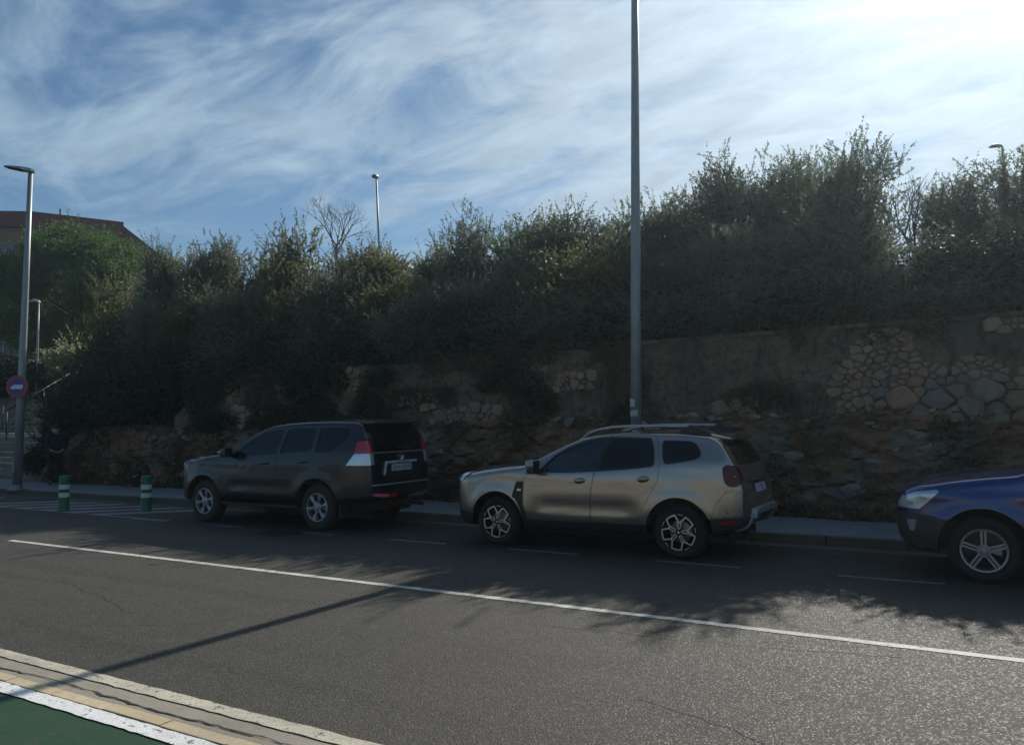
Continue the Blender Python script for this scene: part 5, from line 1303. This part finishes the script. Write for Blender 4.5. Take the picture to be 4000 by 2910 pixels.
for s in (-1, 1):
    mb = MB(); mb.lathe([(0, -.006), (.009, -.005), (.013, .003)], 12, axis='y'); link('lock_cap', mb.mesh('lock_cap', smooth=True), M['chrome'], du, surf(Du, .075, .865, s, .001), (0, 0, 0 if s < 0 else math.pi))
    # mirror
    e = empty('wing_mirror', surf(Du, -.66, 1.09, s, .0)); e.parent = du
    mb = MB(); mb.box(-.04, .05, min(0, s*.1), max(0, s*.1), -.05, .01); mb.obj('mirror_arm', M['plastic'], e, bevel=.01)
    mb = MB(); mb.box(-.06, .05, min(s*.05, s*.24), max(s*.05, s*.24), -.06, .02); mb.obj('mirror_base', M['plastic'], e, bevel=.025)
    mb = MB(); mb.box(-.085, .045, min(s*.055, s*.235), max(s*.055, s*.235), .02, .125); mb.obj('mirror_cap', M['satin'], e, bevel=.03)
    mb = MB(); mb.box(.045, .055, min(s*.06, s*.23), max(s*.06, s*.23), -.03, .12); mb.obj('mirror_glass', M['gloss_black'], e, bevel=.003)
    # roof rail
    e = empty('roof_rail', (0, s*.585, 0)); e.parent = du
    def rz_(x): return interp(Du.top, x)-.03
    pts = [(-.16, rz_(-.16)-.01), (0, 1.578), (.15, 1.622), (.32, 1.648), (.6, 1.662), (1.0, 1.662), (1.42, 1.655)]
    mb = MB(); n = len(pts); poly = [(p[0], p[1]+.016) for p in pts] + [(p[0], p[1]-.018) for p in pts[::-1]]
    mb.prism(poly, -.02, .02, 'y'); mb.obj('rail_bar', M['satin'], e, bevel=.006)
    mb = MB(); mb.prism([(1.42, 1.671), (1.50, 1.65), (1.66, 1.575), (1.70, 1.53), (1.25, 1.56), (1.30, 1.60), (1.40, 1.65)], -.022, .022, 'y'); mb.obj('rail_foot', M['plastic'], e, bevel=.005)
    mb = MB(); mb.prism([(.74, 1.647), (1.10, 1.647), (1.12, 1.60), (.72, 1.60)], -.021, .021, 'y'); mb.obj('rail_foot', M['plastic'], e, bevel=.004)
    mb = MB(); mb.prism([(-.10, rz_(-.10)+.0), (.1, 1.60), (.34, 1.65), (.14, 1.58), (.0, 1.53)], -.018, .018, 'y'); mb.obj('rail_foot', M['plastic'], e, bevel=.003)
    tm = text_mesh('DUSTER', .042, .002, spacing=1.5); o = link('lettering', tm, M['satin'], e, (.92, s*.0225, 1.622), (R(90), 0, 0 if s < 0 else math.pi))
    # badge on the vent and park sensor
    mb = MB(); mb.prism(rounded([(-.035, -.012), (-.03, .016), (.035, .016), (.035, -.018), (0, -.018)], .006), -.006, .0, 'y'); link('badge', mb.mesh('badge'), M['chrome'], du, surf(Du, -.945, .80, s, .010))
    # inner details of the tail lamp
    mb = MB(); mb.box(-.020, .020, -.004, .008, -.012, .012); o = mb.obj('reversing_lamp', M['clear_lamp'], du, bevel=.006); o.location = surf(Du, 2.02, 1.035, s, .012); o.rotation_euler = (0, 0, s*-R(-38))
    mb = MB(); mb.box(-.016, .016, -.004, .006, -.03, .02); o = mb.obj('indicator', M['amber'], du, bevel=.006); o.location = surf(Du, 1.935, 1.0, s, .013); o.rotation_euler = (0, 0, s*-R(-25))
    mb = MB(); mb.lathe([(0, -.004), (.012, -.003), (.014, .004)], 10, axis='y'); link('parking_sensor', mb.mesh('parking_sensor'), M['plastic'], du, surf(Du, 1.93, .60, s, .0), (0, 0, s*R(25)))
mb = MB(); mb.add([(1.66, -.56, 1.555), (1.66, .56, 1.555), (1.93, .50, 1.49), (1.93, -.50, 1.49), (1.66, -.55, 1.50), (1.66, .55, 1.50), (1.91, .49, 1.462), (1.91, -.49, 1.462)], [(0, 1, 2, 3), (4, 7, 6, 5), (3, 2, 6, 7), (0, 3, 7, 4), (1, 5, 6, 2), (0, 4, 5, 1)]); mb.obj('spoiler', M['duster'], du, bevel=.015)
def plate(parent, x, y, z, txt, rot=(R(90), 0, R(90)), tilt=0, band=True):
    e = empty('number_plate', (x, y, z)); e.parent = parent; e.rotation_euler = (0, tilt, 0)
    mb = MB(); mb.box(0, .008, -.26, .26, -.055, .055); mb.obj('plate_panel', M['plate'], e, bevel=.003)
    if band: mb = MB(); mb.box(.001, .0095, -.258, -.215, -.053, .053); mb.obj('plate_band', M['plate_blue'], e)
    link('plate_text', text_mesh(txt, .098, .001, spacing=1.05), M['ink'], e, (.0095, .02 if band else 0, -.003), rot); return e
plate(du, 2.125, 0, .86, 'F  FSJ', tilt=-.2)
mb = MB(); mb.box(1.98, 2.14, -.33, .33, .93, .965); mb.obj('tailgate_handle', M['plastic'], du, bevel=.008)
for yy in (-.5, .5): mb = MB(); mb.tube([(2.0, yy*.9, .34), (2.14, yy*.9, .33)], .025, 10); mb.obj('tow_eye', M['plastic'], du, smooth=True) if yy < 0 else None
mb = MB(); mb.box(1.9, 1.95, -.80, -.60, .18, .33); mb.box(1.9, 1.95, .60, .80, .18, .33); 
mb = MB(); mb.box(-1.2, 1.9, -.62, .62, .20, .30); mb.obj('underbody', M['well'], du)

# ---------------- dark blue-green four-wheel drive
T = smooth_tab([(-2.27, .72), (-2.25, .98), (-2.18, 1.10), (-2.0, 1.17), (-1.6, 1.225), (-1.2, 1.265), (-.85, 1.30), (-.55, 1.45), (-.25, 1.61), (-.02, 1.71), (.2, 1.77), (.5, 1.80), (1.0, 1.825), (1.7, 1.83), (2.1, 1.81), (2.23, 1.74), (2.33, 1.55), (2.41, 1.32), (2.445, 1.2), (2.46, .80), (2.50, .72), (2.52, .60)], .045)
B_ = smooth_tab([(-2.27, .64), (-2.22, .48), (-2.0, .38), (-1.0, .42), (1.0, .44), (1.8, .42), (2.3, .48), (2.48, .55), (2.52, .60)], .04)
Wd = smooth_tab([(-2.27, .52), (-2.22, .70), (-2.1, .82), (-1.9, .885), (-1.6, .91), (1.5, .92), (1.95, .905), (2.2, .875), (2.36, .82), (2.45, .74), (2.52, .58)], .035)
Pr = Car(T, B_, Wd, [(-2.3, 1.15), (-.6, 1.17), (1.3, 1.24), (2.5, 1.26)], (.20, .60), smooth_tab([(-2.3, .10), (-1.8, .13), (-.9, .10), (-.6, .06), (.1, .08), (2.1, .08), (2.35, .07), (2.5, .06)], .1), smooth_tab([(-2.3, .02), (-1.8, .06), (-.6, .035), (.2, .04), (2.1, .04), (2.4, .02), (2.52, .01)], .1),
         (-1.41, 1.41), .375, .475, .020, [(1.07, .03, .010, -2, 2.1), (.70, .06, -.014, -.8, .9), (.56, .03, .014, -.8, .9)])
w1 = rounded([(-.62, 1.22), (-.41, 1.385), (-.15, 1.53), (.16, 1.635), (.52, 1.67), (.47, 1.45), (.44, 1.24), (-.1, 1.21), (-.55, 1.20)], .03)
w2 = rounded([(.60, 1.675), (1.26, 1.69), (1.27, 1.30), (.52, 1.25), (.56, 1.45)], .04)
w3 = rounded([(1.37, 1.69), (2.02, 1.68), (2.05, 1.58), (1.95, 1.44), (1.72, 1.29), (1.36, 1.27)], .06)
fdr = rounded([(-.86, 1.22), (-.62, 1.36), (-.42, 1.47), (-.15, 1.61), (.16, 1.71), (.555, 1.735), (.52, 1.5), (.475, 1.2), (.46, .9), (.46, .56), (-.80, .56), (-.87, .75), (-.90, 1.0)], .02, 3)
rdr = rounded([(.563, 1.737), (1.31, 1.745), (1.33, 1.3), (1.34, 1.06), (1.20, .99), (.99, .84), (.90, .62), (.88, .56), (.468, .56), (.468, .9), (.483, 1.2), (.53, 1.5)], .02, 3)
sp = dict(cab=(-.80, 2.33), floor=.62, well=M['muddy'], windows=[('side_window', w1, 'y', SIDES, M['midglass']), ('side_window', w2, 'y', SIDES, M['privacy']), ('quarter_window', w3, 'y', SIDES, M['privacy']),
      ('windscreen', rounded([(-.64, 1.33), (.64, 1.33), (.54, 1.66), (0, 1.70), (-.54, 1.66)], .06), 'x', [(-1.2, .0)], M['midglass']), ('rear_window', rounded([(-.60, 1.30), (.60, 1.30), (.56, 1.68), (0, 1.70), (-.56, 1.68)], .07), 'x', [(2.0, 2.7)], M['midglass'])],
    panels=[('front_door', fdr, 'y', [(-1.3, -.60), (.60, 1.3)], None), ('rear_door', rdr, 'y', [(-1.3, -.60), (.60, 1.3)], None),
            ('bonnet', rounded([(-2.12, -.64), (-1.1, -.76), (-.92, -.70), (-.95, 0), (-.92, .70), (-1.1, .76), (-2.12, .64), (-2.20, 0)], .06), 'z', [(1.12, 1.7)], None),
            ('rear_bumper', [(1.80, .30), (1.88, .66), (2.10, .735), (2.35, .745), (2.8, .755), (2.8, .30)], 'y', [(-1.3, 1.3)], None),
            ('tailgate', rounded([(-.72, .76), (.72, .76), (.74, 1.2), (.66, 1.76), (-.66, 1.76), (-.74, 1.2)], .05), 'x', [(2.26, 2.8)], None)],
    skins=[('window_surround', rounded([(-.68, 1.20), (-.42, 1.41), (-.15, 1.555), (.16, 1.665), (.56, 1.70), (2.05, 1.71), (2.085, 1.58), (1.98, 1.42), (1.73, 1.265), (1.3, 1.25), (.44, 1.215), (-.1, 1.185)], .03), 'y', SIDES, M['gloss_black'], .0025, -.006, [offset(w1, -.004), offset(w2, -.004), offset(w3, -.004)]),
           ('tail_lamp', rounded([(2.20, 1.27), (2.215, 1.46), (2.34, 1.47), (2.47, 1.45), (2.50, 1.27)], .015), 'y', [(-1.3, -.66), (.66, 1.3)], M['red_lamp'], .016, -.02, []),
           ('tail_lamp', rounded([(2.05, 1.075), (2.20, 1.265), (2.50, 1.265), (2.52, 1.075)], .012), 'y', [(-1.3, -.66), (.66, 1.3)], M['clear_lamp'], .014, -.02, []),
           ('headlamp', rounded([(-2.4, .98), (-2.4, 1.12), (-2.08, 1.15), (-1.92, 1.165), (-2.0, 1.06), (-2.1, .98)], .03), 'y', [(-1.3, -.48), (.48, 1.3)], M['clear_lamp'], .010, -.02, []),
           ('window_strip', [(-.70, 1.262), (.70, 1.262), (.70, 1.277), (-.70, 1.277)], 'x', [(2.2, 2.8)], M['satin'], .006, -.01, []),
           ('bumper_strip', [(-.74, .742), (.80, .742), (.80, .765), (-.74, .765)], 'x', [(2.2, 2.8)], M['satin'], .012, -.01, []),
           ('rear_reflector', rounded([(-.74, .58), (-.52, .585), (-.52, .63), (-.72, .63)], .01), 'x', [(2.2, 2.8)], M['red_lamp'], .008, -.01, [])])
PYc = 10.62
pr = build_car('parked_car', Pr, (-11.038, PYc, 0), 'dark blue-green four-wheel drive with silver alloy wheels, parked at the left', M['prado'], sp)
seats(pr, .2, .40, .72, 1.0)
prw = None
for (x, far) in ((-1.41, False), (1.41, False), (-1.41, True), (1.41, True)): prw = make_wheel(.378, .238, .24, 'six', M['rubber_mud'], x, -.905, pr, far, R(12), prw)
for x, z in ((.16, 1.085), (1.10, 1.12)):
    for s in (-1, 1):
        mb = MB(); mb.tube([(-.11, 0, 0), (-.09, -.03, 0), (.09, -.03, 0), (.11, 0, 0)], .013, 8); link('door_handle', mb.mesh('door_handle', smooth=True, fix=False), M['prado'], pr, surf(Pr, x, z, s, .004), (0, -.05, 0 if s < 0 else math.pi))
for s in (-1, 1):
    e = empty('wing_mirror', surf(Pr, -.66, 1.25, s, .0)); e.parent = pr
    mb = MB(); mb.box(-.05, .04, min(0, s*.1), max(0, s*.1), -.06, .0); mb.obj('mirror_arm', M['plastic'], e, bevel=.01)
    mb = MB(); mb.box(-.08, .055, min(s*.05, s*.25), max(s*.05, s*.25), -.06, .105); mb.obj('mirror_cap', M['prado'], e, bevel=.05)
    mb = MB(); mb.box(-.096, -.03, min(s*.12, s*.275), max(s*.12, s*.275), .015, .045); mb.obj('indicator', M['clear_lamp'], e, bevel=.008)
    mb = MB(); mb.box(.055, .066, min(s*.07, s*.25), max(s*.07, s*.25), -.05, .10); mb.obj('mirror_glass', M['gloss_black'], e, bevel=.003)
    mb = MB(); mb.box(-.92, .95, min(s*.70, s*.93), max(s*.70, s*.93), .34, .385); mb.box(-.95, -.90, min(s*.6, s*.8), max(s*.6, s*.8), .36, .46); mb.box(.88, .95, min(s*.6, s*.8), max(s*.6, s*.8), .36, .5); mb.obj('side_step', M['muddy'], pr, bevel=.015)
    mb = MB(); mb.box(1.90, 1.93, min(s*.64, s*.90), max(s*.64, s*.90), .22, .48); mb.obj('mud_flap', M['muddy'], pr)
mb = MB(); mb.add([(2.02, -.64, 1.80), (2.02, .64, 1.80), (2.43, .60, 1.765), (2.43, -.60, 1.765), (2.1, -.63, 1.73), (2.1, .63, 1.73), (2.41, .59, 1.735), (2.41, -.59, 1.735)], [(0, 1, 2, 3), (4, 7, 6, 5), (3, 2, 6, 7), (0, 3, 7, 4), (1, 5, 6, 2), (0, 4, 5, 1)]); mb.obj('spoiler', M['prado'], pr, bevel=.014)
mb = MB(); mb.box(2.445, 2.49, -.40, .40, 1.085, 1.125); mb.add([(2.45, -.385, 1.10), (2.49, -.385, 1.10), (2.495, -.44, .90), (2.455, -.44, .90), (2.45, -.41, 1.12), (2.49, -.41, 1.12), (2.495, -.465, .90), (2.455, -.465, .90)], [(0, 1, 2, 3), (4, 7, 6, 5), (0, 4, 5, 1), (2, 6, 7, 3), (1, 5, 6, 2), (0, 3, 7, 4)])
mb.obj('chrome_garnish', M['trim_silver'], pr, bevel=.007)
link('lettering', text_mesh('LAND CRUISER', .033, .001, spacing=1.2), M['ink'], pr, (2.4915, 0, 1.104), (R(90), 0, R(90)))
mb = MB(); mb.box(2.44, 2.468, -.36, .36, .86, 1.08); mb.obj('plate_recess', M['plastic'], pr, bevel=.01)
plate(pr, 2.470, 0, 1.015, '0224 GRW', band=False)
mb = MB()
def ell(cx_, cz_, a, b, r, n=26):
    for k in range(n):
        t0, t1 = 2*math.pi*k/n, 2*math.pi*(k+1)/n; mb.tube([(0, cx_+a*math.cos(t0), cz_+b*math.sin(t0)), (0, cx_+a*math.cos(t1), cz_+b*math.sin(t1))], r, 5, cap=False)
ell(0, 0, .068, .047, .006); ell(0, .004, .022, .040, .005); ell(0, .022, .048, .018, .005)
mb.obj('badge', M['chrome'], pr, (2.462, 0, 1.19), fix=False)
mb = MB(); mb.tube([(2.0, .1, 1.33), (2.43, .02, 1.31)], .004, 5) if False else mb.tube([(2.43, .28, 1.315), (2.425, -.10, 1.335)], .008, 6); mb.obj('wiper', M['plastic'], pr, fix=False)
mb = MB(); mb.tube([(1.9, .50, .36), (2.35, .52, .37), (2.49, .56, .35)], .035, 12); mb.obj('exhaust', M['muddy'], pr, smooth=True, fix=False)
mb = MB(); mb.box(2.0, 2.4, .18, .30, .36, .44); mb.box(2.36, 2.47, .2, .27, .34, .40); mb.obj('tow_hitch', M['muddy'], pr, bevel=.01)
mb = MB(); mb.box(-1.3, 2.2, -.5, .5, .32, .46); mb.tube([(1.41, -.75, .375), (1.41, .75, .375)], .06, 10); mb.tube([(-1.41, -.7, .375), (-1.41, .7, .375)], .05, 10); mb.obj('underbody', M['muddy'], pr)

# ---------------- blue SUV at the right edge
T = smooth_tab([(-2.17, .60), (-2.15, .84), (-2.08, .95), (-1.9, 1.03), (-1.6, 1.085), (-1.3, 1.12), (-.98, 1.15), (-.7, 1.29), (-.35, 1.46), (-.05, 1.58), (.2, 1.63), (1.0, 1.65), (1.6, 1.62), (1.85, 1.56), (1.98, 1.35), (2.06, 1.1), (2.10, .8), (2.15, .6)], .045)
B_ = smooth_tab([(-2.17, .54), (-2.12, .40), (-1.95, .28), (-1.0, .27), (1.0, .28), (1.9, .33), (2.15, .54)], .04)
Wd = smooth_tab([(-2.17, .42), (-2.13, .62), (-2.03, .76), (-1.88, .84), (-1.6, .885), (1.6, .89), (1.9, .84), (2.06, .74), (2.15, .5)], .03)
Bl = Car(T, B_, Wd, [(-2.2, 1.0), (-.8, 1.05), (1.3, 1.12), (2.2, 1.15)], (.22, .52), smooth_tab([(-2.2, .08), (-1.8, .11), (-.9, .09), (-.7, .05), (.1, .07), (2.2, .07)], .1), smooth_tab([(-2.2, .02), (-1.8, .05), (-.7, .035), (2.2, .03)], .1),
         (-1.315, 1.315), .34, .425, .026, [(.88, .03, .012, -2.0, 1.9), (.66, .03, .008, -2.0, -.9)])
w1 = rounded([(-.66, 1.10), (-.45, 1.26), (-.2, 1.38), (.1, 1.47), (.33, 1.49), (.30, 1.3), (.26, 1.09)], .03); w2 = rounded([(.38, 1.50), (1.0, 1.50), (1.15, 1.14), (.33, 1.10)], .04); w3 = rounded([(1.12, 1.49), (1.6, 1.46), (1.75, 1.2), (1.25, 1.15)], .05)
fdr = rounded([(-.86, 1.06), (-.6, 1.27), (-.3, 1.42), (.1, 1.52), (.36, 1.55), (.32, 1.2), (.28, .8), (.28, .42), (-.80, .42), (-.86, .7)], .02, 3); rdr = rounded([(.368, 1.55), (1.0, 1.55), (1.14, 1.3), (1.2, 1.05), (1.05, .85), (.9, .6), (.84, .42), (.288, .42), (.288, .8), (.328, 1.2)], .02, 3)
clad = [(-2.4, .2), (-2.4, .68), (-2.05, .70), (-1.76, .675), (-1.3, .45), (-.9, .40), (.9, .40), (1.6, .55), (2.4, .60), (2.4, .2)]
sp = dict(cab=(-.76, 1.95), floor=.50, windows=[('side_window', w1, 'y', SIDES, M['glass']), ('side_window', w2, 'y', SIDES, M['privacy']), ('quarter_window', w3, 'y', SIDES, M['privacy']), ('windscreen', rounded([(-.62, 1.19), (.62, 1.19), (.52, 1.52), (0, 1.56), (-.52, 1.52)], .06), 'x', [(-1.2, .0)], M['glass']), ('rear_window', rounded([(-.58, 1.14), (.58, 1.14), (.50, 1.46), (-.50, 1.46)], .07), 'x', [(1.75, 2.4)], M['privacy'])],
    panels=[('lower_cladding', clad, 'y', [(-1.3, 1.3)], M['plastic_grey']), ('front_door', fdr, 'y', [(-1.3, -.60), (.60, 1.3)], None), ('rear_door', rdr, 'y', [(-1.3, -.60), (.60, 1.3)], None), ('bonnet', rounded([(-2.06, -.56), (-1.2, -.70), (-1.0, -.64), (-1.02, 0), (-1.0, .64), (-1.2, .70), (-2.06, .56), (-2.12, 0)], .06), 'z', [(.96, 1.6)], None)],
    skins=[('headlamp', rounded([(-2.14, .76), (-2.08, .86), (-1.93, .925), (-1.72, .955), (-1.70, .935), (-1.78, .85), (-1.90, .74), (-2.13, .745)], .015), 'y', [(-1.3, -.45), (.45, 1.3)], M['clear_lamp'], .010, -.02, []),
           ('fog_lamp', rounded([(-2.03, .625), (-1.93, .625), (-1.945, .56), (-1.96, .50), (-2.0, .50), (-2.02, .56)], .012), 'y', [(-1.3, -.45), (.45, 1.3)], M['clear_lamp'], .008, -.02, []),
           ('side_repeater', rounded([(-1.0, .86), (-1.0, .885), (-.90, .885), (-.90, .86)], .008), 'y', SIDES, M['amber'], .008, -.01, []),
           ('window_surround', rounded([(-.72, 1.085), (-.45, 1.285), (-.2, 1.405), (.1, 1.495), (.36, 1.515), (1.02, 1.52), (1.62, 1.48), (1.79, 1.18), (1.2, 1.12), (.3, 1.07)], .03), 'y', SIDES, M['gloss_black'], .0025, -.006, [offset(w1, -.004), offset(w2, -.004), offset(w3, -.004)])])
BX = -.140+1.315
bl = build_car('parked_car', Bl, (BX, 10.53, 0), 'bright blue SUV with dark lower bodywork, its front showing at the right edge', M['blue'], sp)
seats(bl, .1, .38, .52, .9)
prw = None
for (x, far) in ((-1.315, False), (1.315, False), (-1.315, True), (1.315, True)): prw = make_wheel(.338, .222, .21, 'twin', M['rubber'], x, -.89, bl, far, 0, prw)
handle(Bl, .12, .95, .19, .035, M['blue'], bl, -.05); handle(Bl, .95, .97, .19, .035, M['blue'], bl, -.05)
for s in (-1, 1):
    e = empty('wing_mirror', surf(Bl, -.70, 1.13, s, .0)); e.parent = bl
    mb = MB(); mb.box(-.04, .04, min(0, s*.1), max(0, s*.1), -.05, .0); mb.obj('mirror_arm', M['plastic'], e, bevel=.01)
    mb = MB(); mb.box(-.09, .06, min(s*.05, s*.25), max(s*.05, s*.25), -.06, .11); mb.obj('mirror_cap', M['blue'], e, bevel=.04)
    # reflector bowls inside the headlamp
    for (x, z) in ((-1.98, .80), (-1.86, .86)):
        mb = MB(); mb.box(-.03, .03, -.003, .01, -.010, .010); o = mb.obj('reflector', M['satin'], bl, bevel=.003); o.location = surf(Bl, x, z, s, .010); o.rotation_euler = (0, 0, s*R(28))
mb = MB(); mb.box(-2.185, -2.12, -.30, .30, .72, .88); mb.obj('grille', M['plastic'], bl, bevel=.02)
mb = MB(); mb.box(-1.2, 1.9, -.62, .62, .20, .30); mb.obj('underbody', M['well'], bl)
bpy.data.collections.remove(TMP)
